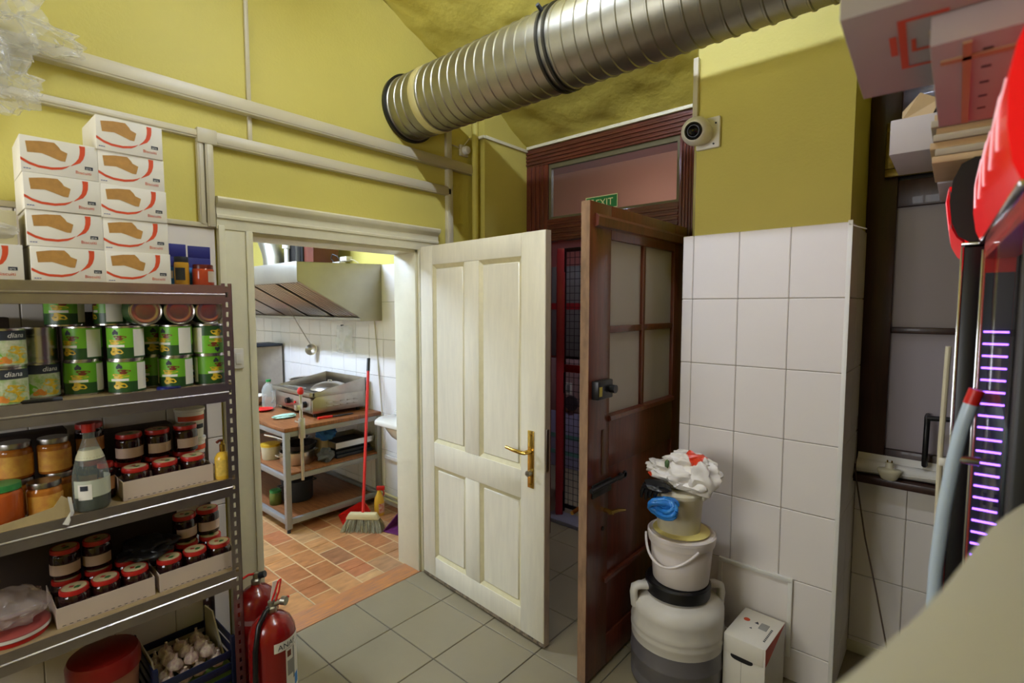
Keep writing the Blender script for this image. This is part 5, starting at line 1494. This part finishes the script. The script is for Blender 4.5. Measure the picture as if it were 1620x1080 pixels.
vl = MB().lathe([(0.017, 0.46), (0.020, 0.464), (0.020, 0.48), (0.012, 0.486), (0.012, 0.51), (0.0, 0.512)], 18).build('valve', GALV, e2)
MB().cyl((0.0, 0.012, 0.492), (0.02, 0.03, 0.50), 0.014, n=14).build('pressure_gauge', INK, vl)
MB().tube([(0, 0, 0.505), (0.0, -0.03, 0.512), (0.0, -0.055, 0.505)], 0.005, 8).build('squeeze_lever', REDPL, e2)
MB().lathe([(0.0848, 0.325), (0.0848, 0.345)], 40).build('strap_band', mat('clear_strap', (150, 110, 104), 0.3), e2)

# ---------------------------------------------------------------- clear plastic bag hanging at the upper left
hb = thing('hanging_plastic_bag', 'crumpled clear plastic bag hanging at the upper left over the trunking', 'bag', (-2.33, 0.10, 2.32))
PF = film('crinkly_clear_film', (236, 232, 214), 0.20, 0.10, 0.7)
MB().blob((0.0, 0.0, 0.30), (0.06, 0.17, 0.24), 0.5, 3.2, 5, 101).build('main_fold', PF, hb, smooth=60)
MB().blob((0.0, 0.17, 0.22), (0.05, 0.12, 0.045), 0.5, 3.0, 4, 105).build('side_fold', PF, hb, smooth=60)
MB().blob((0.0, 0.06, 0.045), (0.05, 0.11, 0.085), 0.55, 3.2, 5, 108).build('lower_fold', PF, hb, smooth=60)

# ================================================================ COOLERS AT THE RIGHT
SIGN = mat('lit_red_sign', (206, 14, 22), 0.2, emit=SIGN_POWER)
SIGNW = mat('lit_white_lettering', (255, 214, 224), 0.25, emit=SIGN_POWER * 0.6)
LEDM = mat('violet_led', (150, 96, 255), 0.3, emit=LED_POWER)
PIZ = mat('grey_white_board', (168, 158, 156), 0.7, var=0.05)
CHROME = mat('chrome_trim', (206, 206, 212), 0.12, 1.0)
DGLASS = mat('dark_cooler_glass', (8, 8, 16), 0.03, spec=0.9, coat=1.0)
HANDM = mat('pale_blue_handle', (188, 204, 218), 0.2, coat=0.5)
c1 = thing('drinks_cooler', 'near drinks cooler with red lit header, red door edge and violet lights', 'cooler', (0.034, 1.50, 0.0), math.radians(1.33))
mb = MB()
mb.box(0.056, 0.66, -0.70, -0.672, 0.06, 1.998)
mb.box(0.056, 0.66, -0.028, 0.0, 0.06, 1.998)
mb.box(0.63, 0.66, -0.672, -0.028, 0.06, 1.998)
mb.box(0.056, 0.63, -0.672, -0.028, 0.06, 0.14)
mb.box(0.056, 0.63, -0.672, -0.028, 1.77, 1.998)
mb.build('cabinet', BLACKP, c1)
for z in (0.45, 0.80, 1.15, 1.48):
    bx('wire_shelf', GREYM, c1, 0.08, 0.62, -0.67, -0.03, z, z + 0.006)
bx('base', BLACKP, c1, 0.03, 0.64, -0.69, -0.01, 0.0, 0.06, 0.002)
mb = MB()
mb.box(0.004, 0.052, -0.030, -0.002, 0.10, 1.782)
mb.box(0.004, 0.052, -0.665, -0.030, 0.10, 0.14)
mb.box(0.004, 0.052, -0.665, -0.030, 1.75, 1.782)
dr_ = mb.build('door_frame', REDPL, c1)
bx('near_stile', BLACKP, dr_, 0.004, 0.052, -0.698, -0.665, 0.10, 1.782, 0.003)
MB().quad((0.002, -0.668, 0.13), (0.002, -0.026, 0.13), (0.002, -0.026, 1.76), (0.002, -0.668, 1.76)).build('door_glass', film('cooler_door_glass', (30, 28, 44), 0.06, 0.03, 0.30), dr_, smooth=0)
bx('edge_trim', CHROME, dr_, -0.001, 0.004, -0.026, -0.016, 0.12, 1.77, 0.001)
bx('led_backing', INK, dr_, 0.006, 0.051, -0.034, -0.0305, 0.30, 1.72)
me = MB().box(0.009, 0.048, -0.037, -0.034, -0.0016, 0.0016).mesh('led_bar', LEDM)
for k in range(33):
    link('led_bar', me, dr_, (0, 0, 0.78 + 0.0255 * k))
hp = [(-0.012, -0.245, 1.475), (-0.024, -0.245, 1.42), (-0.032, -0.245, 1.36), (-0.042, -0.246, 1.26), (-0.048, -0.247, 1.15), (-0.050, -0.248, 1.0), (-0.045, -0.248, 0.85), (-0.03, -0.248, 0.72), (0.0, -0.248, 0.66)]
hn = MB().tube(hp, 0.0115, 12).build('handle', HANDM, c1, smooth=60)
MB().tube([(-0.013, -0.245, 1.470), (-0.006, -0.245, 1.497)], 0.012, 10).build('red_end_cap', REDPL, hn)
for z in (1.365, 0.80):
    MB().cyl((-0.030, -0.246, z), (0.004, -0.246, z), 0.008, n=10).build('standoff', CHROME, hn)
HP = [(1.79, -0.004), (1.81, -0.012), (1.85, -0.018), (1.90, -0.019), (1.94, -0.014), (1.975, -0.002), (1.995, 0.018)]
pfh = [(0.055, 1.79)] + [(x, z) for z, x in HP] + [(0.05, 2.0), (0.30, 2.0), (0.30, 1.79)]
hdr = MB().prism(pfh, 1, -0.698, -0.004).build('lit_header', SIGN, c1, smooth=40)
bx('header_trim', CHROME, c1, -0.006, 0.056, -0.70, -0.001, 1.782, 1.7895, 0.002)
# swirling white lettering strokes on the curved header face
def hx(z):
    for (a, xa), (b_, xb) in zip(HP[:-1], HP[1:]):
        if z <= b_:
            return xa + (xb - xa) * (z - a) / (b_ - a)
    return HP[-1][1]
for (y, z0, z1, w, cv) in ((-0.08, 1.85, 1.94, .010, .03), (-0.20, 1.85, 1.97, .012, -.02), (-0.33, 1.85, 1.93, .010, .03), (-0.46, 1.85, 1.97, .012, -.02), (-0.58, 1.85, 1.93, .010, .02)):
    P = []
    for i in range(9):
        t = i / 8
        z = z0 + (z1 - z0) * t
        P.append((hx(z) - 0.0005, y + cv * math.sin(PI * t) - 0.03 * t, z))
    MB().tube(P, w / 7, 6).build('script_stroke', SIGNW, hdr)

c2 = thing('drinks_cooler', 'far black drinks cooler with rounded header beside the window', 'cooler', (0.0, 1.625, 0.0))
bx('cabinet', BLACKP, c2, 0.045, 0.66, 0.0, 0.66, 0.06, 1.80, 0.006)
bx('base', BLACKP, c2, 0.05, 0.64, 0.01, 0.65, 0.0, 0.06, 0.002)
d_ = bx('door_frame', BLACKP, c2, 0.004, 0.043, 0.0, 0.66, 0.10, 1.79, 0.004)
bx('door_glass', DGLASS, d_, 0.001, 0.004, 0.03, 0.63, 0.14, 1.76)
bx('edge_trim', CHROME, d_, -0.0005, 0.006, -0.0015, 0.004, 0.10, 1.79, 0.001)
bx('header_trim', CHROME, c2, 0.0, 0.30, -0.0015, 0.66, 1.794, 1.80, 0.001)
pf2 = [(0.30, 1.802), (0.012, 1.802), (-0.006, 1.815), (-0.020, 1.85), (-0.026, 1.90), (-0.022, 1.95), (-0.008, 1.985), (0.015, 1.998), (0.30, 1.998)]
MB().prism(pf2, 1, 0.0, 0.66).build('header', BLACKP, c2, smooth=40)
fc = [(0.008, 1.795), (-0.010, 1.815), (-0.026, 1.85), (-0.032, 1.90), (-0.028, 1.935)]
mb = MB()
for (a, b_) in zip(fc[:-1], fc[1:]):
    mb.quad((a[0], 0.004, a[1]), (b_[0], 0.004, b_[1]), (b_[0], 0.656, b_[1]), (a[0], 0.656, a[1]))
mb.quad((fc[0][0], .004, fc[0][1]), (fc[0][0] + .008, .004, fc[0][1] + .01), (fc[-1][0] + .008, .004, fc[-1][1]), (fc[-1][0], .004, fc[-1][1]))
mb.build('lit_sign_face', SIGN, c2, smooth=60)
mb = MB()
for (a, b_) in zip(fc[2:-1], fc[3:]):
    mb.quad((a[0] - .0012, 0.02, a[1]), (b_[0] - .0012, 0.02, b_[1]), (b_[0] - .0012, 0.60, b_[1]), (a[0] - .0012, 0.60, a[1]))
mb.build('white_wave_print', SIGNW, c2, smooth=60)
o = thing('cooler_cable', 'pale door gasket cable along the far cooler front', 'cable', (-0.012, 1.66, 0.10))
MB().tube([(0, 0, 0.0), (0, 0, 0.7), (-0.004, 0.0, 1.2), (0.0, 0.0, 1.45)], 0.006, 8).build('cable', PVC, o)
bx('cable_clip', WHITEP, o, -0.006, 0.010, -0.008, 0.008, 1.15, 1.17, 0.002)

# ---------------------------------------------------------------- pizza boxes on the far cooler
PINKC = CARDW
def pbox(label, x0, x1, y0, y1, z0, z1, rz=0.0, tilt=0.0):
    cx_, cy_ = (x0 + x1) / 2, (y0 + y1) / 2
    o_ = thing('pizza_box', label, 'box', (cx_, cy_, z0), rz, 'pizza boxes stacked on the far cooler')
    o_.rotation_euler = (0, tilt, rz)
    bx('carton', PIZ, o_, x0 - cx_, x1 - cx_, y0 - cy_, y1 - cy_, 0, z1 - z0, 0.002)
    return o_, (x0 - cx_), (x1 - cx_), (y0 - cy_), (y1 - cy_), z1 - z0
# flat unfolded cartons
for k in range(7):
    o = MB().box(-0.064 + 0.006 * math.sin(k * 2.1), 0.235, 1.640 + 0.008 * math.sin(k * 3.3), 1.895, 0, 0.0165).build('flat_carton', (CARD, mat('grey_card', (150, 140, 120), 0.8))[k % 2], None, (0, 0, 1.9985 + 0.0170 * k), bevel=0.002)
    tag(o, ('lowest', 'second', 'third', 'fourth', 'fifth', 'sixth', 'topmost')[k] + ' folded-flat brown carton of the stack on the far cooler', 'carton', 'flat cartons on the far cooler')
zt = 1.9985 + 0.0170 * 7
def mark(o_, P_):
    """red bracket mark; P_ maps mark coordinates (0-70, 0-115 mm) to the face"""
    for nm, a, b_, c_, d__ in (('red_bracket_print', 0, 12, 0, 115), ('red_line_print', 12, 70, 109, 115), ('red_line_print', 12, 70, 0, 6), ('red_block_print', -14, -3, 30, 75), ('red_block_print', 18, 25, 45, 75), ('red_line_print', 25, 50, 69, 75)):
        MB().quad(P_(a, c_), P_(b_, c_), P_(b_, d__), P_(a, d__)).build(nm, PRINTR, o_, smooth=0)
pb, a0, a1, b0_, b1__, hh = pbox('plain white pizza box lying behind the flat cartons', -0.06, 0.26, 1.92, 2.25, 1.9985, 2.0985)
o, a0, a1, b0_, b1__, hh = pbox('small white pizza box with red mark sticking out left behind the flat cartons', -0.175, 0.14, 1.915, 2.23, 2.0995, 2.20)
mark(o, lambda u, v: (a1 - 0.20 + u * 0.0006, b0_ - 0.0008, 0.02 + v * 0.0005))
o3, a0, a1, b0_, b1__, hh = pbox('pizza box lit red by the sign on top of the near cooler', -0.045, 0.40, 0.92, 1.335, 2.003, 2.0435)
for k in range(5):
    MB().box(a0 + 0.055, a0 + 0.066, b0_ + 0.05 + 0.07 * k, b0_ + 0.058 + 0.07 * k, -0.0006, 0.0).build('slot', INK, o3)
bx('folded_edge', CARD, o3, a0 + 0.034, a0 + 0.044, b0_ + 0.01, b1__ - 0.01, -0.003, 0.0)
bx('folded_edge', CARD, o3, a0 + 0.010, a0 + 0.40, b0_ + 0.06, b0_ + 0.075, -0.003, 0.0)
bx('side_seam', CARD, o3, a0 - 0.0008, a0, b0_, b1__, 0.018, 0.022)
o2, a0, a1, b0_, b1__, hh = pbox('large white pizza box with red bracket print overhanging on the near cooler', -0.148, 0.19, 0.86, 1.205, 2.0445, 2.086, math.radians(2))
mark(o2, lambda u, v: (a0 + 0.062 + u * 0.0008, b0_ + 0.05 + v * 0.0016, -0.0008))
o = thing('torn_carton_flap', 'bent open cardboard flap on the small pizza box', 'carton', (-0.11, 1.965, 2.2005))
MB().add([(-0.04, -0.03, 0.0), (0.03, -0.03, 0.0), (0.045, -0.02, 0.045), (0.0, -0.03, 0.07), (-0.045, 0.04, 0.045), (-0.04, 0.05, 0.0), (0.02, 0.04, 0.03)], [(0, 1, 2, 3), (0, 3, 4, 5), (3, 2, 6, 4)]).build('flap', CARD, o, smooth=0)
bx('flap_base', CARD, o, -0.04, 0.03, -0.03, 0.05, 0.0, 0.004)

# ---------------------------------------------------------------- things around the window sill
GOLD = mat('old_gold_frame', (150, 128, 60), 0.4, 0.7, var=0.4, vscale=60)
o = thing('picture_frame', 'small gilt picture frame on the window transom behind the pizza boxes', 'picture', (-0.10, 2.838, 2.215))
mb = MB()
for (a, b_, c_, d__) in ((-0.17, 0.17, 0.0, 0.035), (-0.17, 0.17, 0.20, 0.235), (-0.17, -0.135, 0.035, 0.20), (0.135, 0.17, 0.035, 0.20)):
    mb.box(a, b_, -0.028, 0.0, c_, d__)
mb.build('gilt_frame', GOLD, o, bevel=0.005)
bx('inner_slip', INK, o, -0.135, 0.135, -0.016, -0.002, 0.035, 0.20)
bx('picture_paper', mat('grey_picture', (176, 168, 158), 0.5), o, -0.115, 0.115, -0.018, -0.016, 0.05, 0.19)
o = thing('paper_roll', 'white paper roll lying along the window sill', 'paper', (-0.20, 2.822, 0.912))
mb = MB().lathe([(0.012, -0.12), (0.034, -0.12), (0.030, 0.0), (0.026, 0.24), (0.012, 0.24)], 24, (0, 0, 0), 'x')
mb.build('roll', PAPER, o)
MB().add([(-0.12, -0.03, -0.02), (0.22, -0.03, 0.0), (0.22, 0.02, 0.055), (-0.12, 0.02, 0.058)], [(0, 1, 2, 3)]).build('loose_sheet', PAPER, o, smooth=0)
o = thing('lamp_holder', 'cream ceramic lamp holder standing on the window sill', 'lamp holder', (-0.195, 2.766, 0.8805))
mb = MB()
rg = []
for (sx_, sy_, z) in ((0.020, 0.012, 0.0), (0.030, 0.018, 0.006), (0.043, 0.026, 0.034), (0.045, 0.028, 0.044), (0.040, 0.024, 0.050), (0.016, 0.014, 0.054), (0.014, 0.012, 0.070), (0.018, 0.010, 0.078), (0.0, 0.0, 0.079)):
    rg.append([(sx_ * math.cos(a), sy_ * math.sin(a) , z) for a in [2 * PI * i / 24 for i in range(24)]])
for r_ in rg:
    mb.v += r_
for i in range(len(rg) - 1):
    for k in range(24):
        mb.f.append((i * 24 + k, i * 24 + (k + 1) % 24, (i + 1) * 24 + (k + 1) % 24, (i + 1) * 24 + k))
mb.build('body', mat('cream_ceramic', (206, 198, 168), 0.25), o, smooth=60)
for x in (-0.008, 0.008):
    MB().cyl((x, 0, 0.076), (x, 0, 0.088), 0.003, n=8).build('contact_pin', BRASS, o)
o = MB().tube([(-0.322, 2.760, 0.93), (-0.312, 2.750, 0.86), (-0.265, 2.70, 0.62), (-0.21, 2.66, 0.40), (-0.165, 2.62, 0.21), (-0.13, 2.60, 0.004)], 0.0035, 6).build('cord', mat('brown_cord', (84, 66, 54), 0.6))
tag(o, 'thin dark cord hanging from the window sill before the tiles', 'cord')
o = MB().tube([(-0.330, 2.75, 0.865), (-0.33, 2.78, 0.90), (-0.331, 2.80, 1.0), (-0.331, 2.82, 1.14)], 0.005, 6).build('sill_cable', BLACKP)
tag(o, 'dark cable rising beside the window frame from the sill', 'cable')
o = MB().tube([(-0.338, 2.415, 1.975), (-0.315, 2.43, 1.965), (-0.285, 2.46, 1.955)], 0.0022, 6).build('tile_bead_end', WHITEP)
tag(o, 'bent white end of the tile bead at the top of the pier', 'trim strip')

# ---------------------------------------------------------------- cream cabinet in the near foreground
fg = thing('cream_cabinet', 'cream cabinet top close to the viewer at the lower right', 'cabinet', (-0.045, 0.30, 0.0), math.radians(-13.4))
FGM = mat('cream_enamel', (166, 160, 140), 0.55, var=0.04, vscale=3, bump=0.1, bscale=10)
bx('body', FGM, fg, 0.02, 0.46, -0.62, 0.44, 0.02, 1.38, 0.01)
mb = MB()
nu, nv = 24, 40
def top(u, v):
    x = u * 0.48
    y = -0.64 + 1.10 * v
    edge = 0.0035 * math.sin(y * 14.0 - 0.3)
    dx = min(x, 0.48 - x)
    z = 1.449 - 0.007 * max(0, 1 - dx / 0.03) ** 2
    return (x + edge * (1 - u), y, z + 0.0035 * noise.noise(Vector((x * 9, y * 7, 1.0))))
for j in range(nv + 1):
    for i in range(nu + 1):
        mb.v.append(top(i / nu, j / nv))
for j in range(nv):
    for i in range(nu):
        a = j * (nu + 1) + i
        mb.f.append((a, a + 1, a + nu + 2, a + nu + 1))
b0 = len(mb.v)
ring = [j * (nu + 1) for j in range(nv + 1)] + [nv * (nu + 1) + i for i in range(1, nu + 1)] + [j * (nu + 1) + nu for j in range(nv - 1, -1, -1)] + [i for i in range(nu - 1, 0, -1)]
for q in ring:
    v = mb.v[q]
    mb.v.append((v[0], v[1], 1.382))
nR = len(ring)
for q in range(nR):
    mb.f.append((ring[q], ring[(q + 1) % nR], b0 + (q + 1) % nR, b0 + q))
mb.f.append(tuple(range(b0, b0 + nR)))
mb.build('rounded_top', FGM, fg, smooth=60)
for x in (0.05, 0.43):
    for y in (-0.58, 0.40):
        MB().cyl((x, y, 0), (x, y, 0.022), 0.02, n=12).build('foot', BLACKP, fg)

# ================================================================ PASSAGE BEHIND THE DARK DOOR
pf_ = struct(bx('floor_passage', FTILE, None, -4.2, -0.75, 3.2, 5.0, -0.12, -0.002), 'dim floor of the passage behind the dark door')
struct(bx('wall_passage', PINKW, None, -4.2, -0.75, 4.85, 5.0, -0.1, 3.1), 'pink far wall of the passage')
struct(bx('wall_passage_left', PINKW, None, -4.35, -4.2, 3.05, 5.0, -0.1, 3.1), None)
struct(bx('wall_passage_right', PINKW, None, -0.75, -0.6, 3.05, 5.0, -0.1, 3.1), None)
struct(bx('ceiling_passage', PINKW, None, -4.35, -0.6, 3.05, 5.0, 3.0, 3.1), 'pink ceiling of the passage')
struct(bx('beam_passage', mat('orange_pink_plaster', (196, 134, 104), 0.7), None, -4.2, -0.75, 4.35, 4.85, 2.55, 3.0), 'lighter beam under the passage ceiling')
struct(MB().box(-4.35, -2.66, 3.05, 3.12, -0.1, 3.1).build('wall_passage_near', PINKW), None)
struct(bx('trim_16', mat('grey_stone', (120, 116, 124), 0.6), None, -2.35, -1.135, 3.06, 3.22, -0.005, 0.03, 0.004), 'grey stone step of the outer doorway')
rd = thing('red_outer_door', 'dark red painted outer door leaf standing open in the passage', 'door', (-2.285, 3.13, 0.031), math.radians(36.5))
RW = mat('dark_red_paint', (150, 36, 40), 0.35, var=0.15, vscale=8)
bx('leaf', RW, rd, 0.0, 0.055, 0.0, 0.55, 0.0, 2.05, 0.004)
for z in (0.15, 1.1):
    bx('raised_panel', RW, rd, 0.055, 0.063, 0.10, 0.45, z, z + 0.78, 0.003)
gt_ = thing('mesh_gate', 'gate of thin crossed dark wires across the outer doorway', 'gate', (-2.333, 3.30, 0.0))
WIRE = mat('dark_wire', (44, 38, 42), 0.4, 0.7)
for x in (0.0, 1.17):
    bx('gate_post', WIRE, gt_, x, x + 0.012, -0.01, 0.01, 0.0, 2.1, 0.002)
bx('top_bar', WIRE, gt_, 0.012, 1.17, -0.01, 0.01, 2.07, 2.1, 0.002)
bx('middle_bar', RW, gt_, 0.012, 1.17, -0.01, 0.01, 1.13, 1.19, 0.002)
bx('bottom_bar', WIRE, gt_, 0.012, 1.17, -0.01, 0.01, 0.03, 0.06, 0.002)
mv = MB().cyl((0, 0, 0.06), (0, 0, 2.07), 0.0022, n=5).mesh('wire', WIRE)
mh = MB().cyl((0.012, 0, 0), (1.17, 0, 0), 0.0022, n=5).mesh('wire', WIRE)
for k in range(1, 26):
    link('wire', mv, gt_, (0.006 + 0.045 * k, -0.003, 0))
for k in range(36):
    link('wire', mh, gt_, (0, 0.003, 0.10 + 0.055 * k))
# what stands behind the gate
cb = thing('passage_cabinet', 'pinkish grey cabinet with white square and dark knob behind the mesh gate', 'cabinet', (-2.72, 4.2, 0.0))
bx('body', mat('pinkish_grey', (176, 146, 142), 0.5), cb, -0.45, 0.55, 0.0, 0.30, 0.577, 1.119, 0.006)
bx('white_square', PAPER, cb, -0.24, -0.15, -0.004, 0.0, 0.758, 0.882, 0.001)
bx('square_inset', MATS['grey_print'], cb, -0.215, -0.175, -0.005, -0.004, 0.78, 0.86)
MB().cyl((-0.15, 0.0, 0.679), (-0.15, -0.02, 0.679), 0.075, n=24).build('dark_knob', mat('dark_grey_knob', (70, 62, 64), 0.5), cb)
bx('lower_cabinet', mat('pale_blue_panel', (176, 176, 206), 0.4), cb, -0.45, 0.55, 0.0, 0.30, 0.0, 0.577, 0.004)
for z in (0.30, 0.13):
    bx('teal_stripe', mat('teal_print', (110, 160, 150), 0.5), cb, -0.45, 0.55, -0.002, 0.0, z, z + 0.045)
bx('upper_glass', mat('grey_green_glass', (112, 112, 110), 0.3), cb, -0.45, 0.55, 0.0, 0.30, 1.142, 2.045, 0.004)
bx('red_bar', RW, cb, -0.45, 0.55, -0.004, 0.0, 1.616, 1.68)

# ================================================================ LAMPS
# assumed, unseen long fluorescent lamp hung under the vault, along the duct
lf = thing('assumed_ceiling_lamp', 'assumed long white fluorescent lamp hanging under the vaulted ceiling', 'lamp', (-1.05, 1.13, 3.33))
bx('housing', WHITEP, lf, -0.64, 0.64, -0.018, 0.018, 0.06, 0.085, 0.006)
for x in (-0.45, 0.45):
    MB().cyl((x, 0, 0.08), (x, 0, 0.225), 0.004, n=6).build('hanger', GALV, lf)
for x in (-0.62, 0.62):
    bx('socket', WHITEP, lf, x - 0.012, x + 0.012, -0.016, 0.016, -0.02, 0.06, 0.003)
TUBEM = mat('lit_tube', (208, 219, 246), 0.4, emit=TUBE_POWER)
MB().cyl((-0.605, 0, 0), (0.605, 0, 0), 0.016, n=10).build('tube', TUBEM, lf)
kl = thing('assumed_kitchen_lamp', 'assumed long white fluorescent lamp under the kitchen ceiling', 'lamp', (-4.35, 0.60, 2.80))  # unseen lamp, assumed from the brightly lit kitchen
bx('housing', WHITEP, kl, -0.64, 0.64, -0.06, 0.06, 0.04, 0.18, 0.008)
KT = mat('lit_kitchen_tube', (200, 220, 255), 0.4, emit=KITCHEN_POWER)
for y in (-0.035, 0.035):
    MB().cyl((-0.6, y, 0.01), (0.6, y, 0.01), 0.015, n=8).build('tube', KT, kl)
# unseen lamp added for the dim daylight in the passage behind the dark door
yl_ = thing('passage_fill_lamp', 'round unseen lamp added on the passage ceiling to brighten the passage', 'lamp', (-1.9, 3.35, 2.94))
MB().lathe([(0.0, -0.06), (0.07, -0.05), (0.10, -0.02), (0.10, 0.0)], 20).build('globe', mat('lit_globe', (214, 224, 255), 0.4, emit=YARD_POWER), yl_)
MB().lathe([(0.115, -0.005), (0.115, 0.05), (0.0, 0.05)], 20).build('base', WHITEP, yl_)
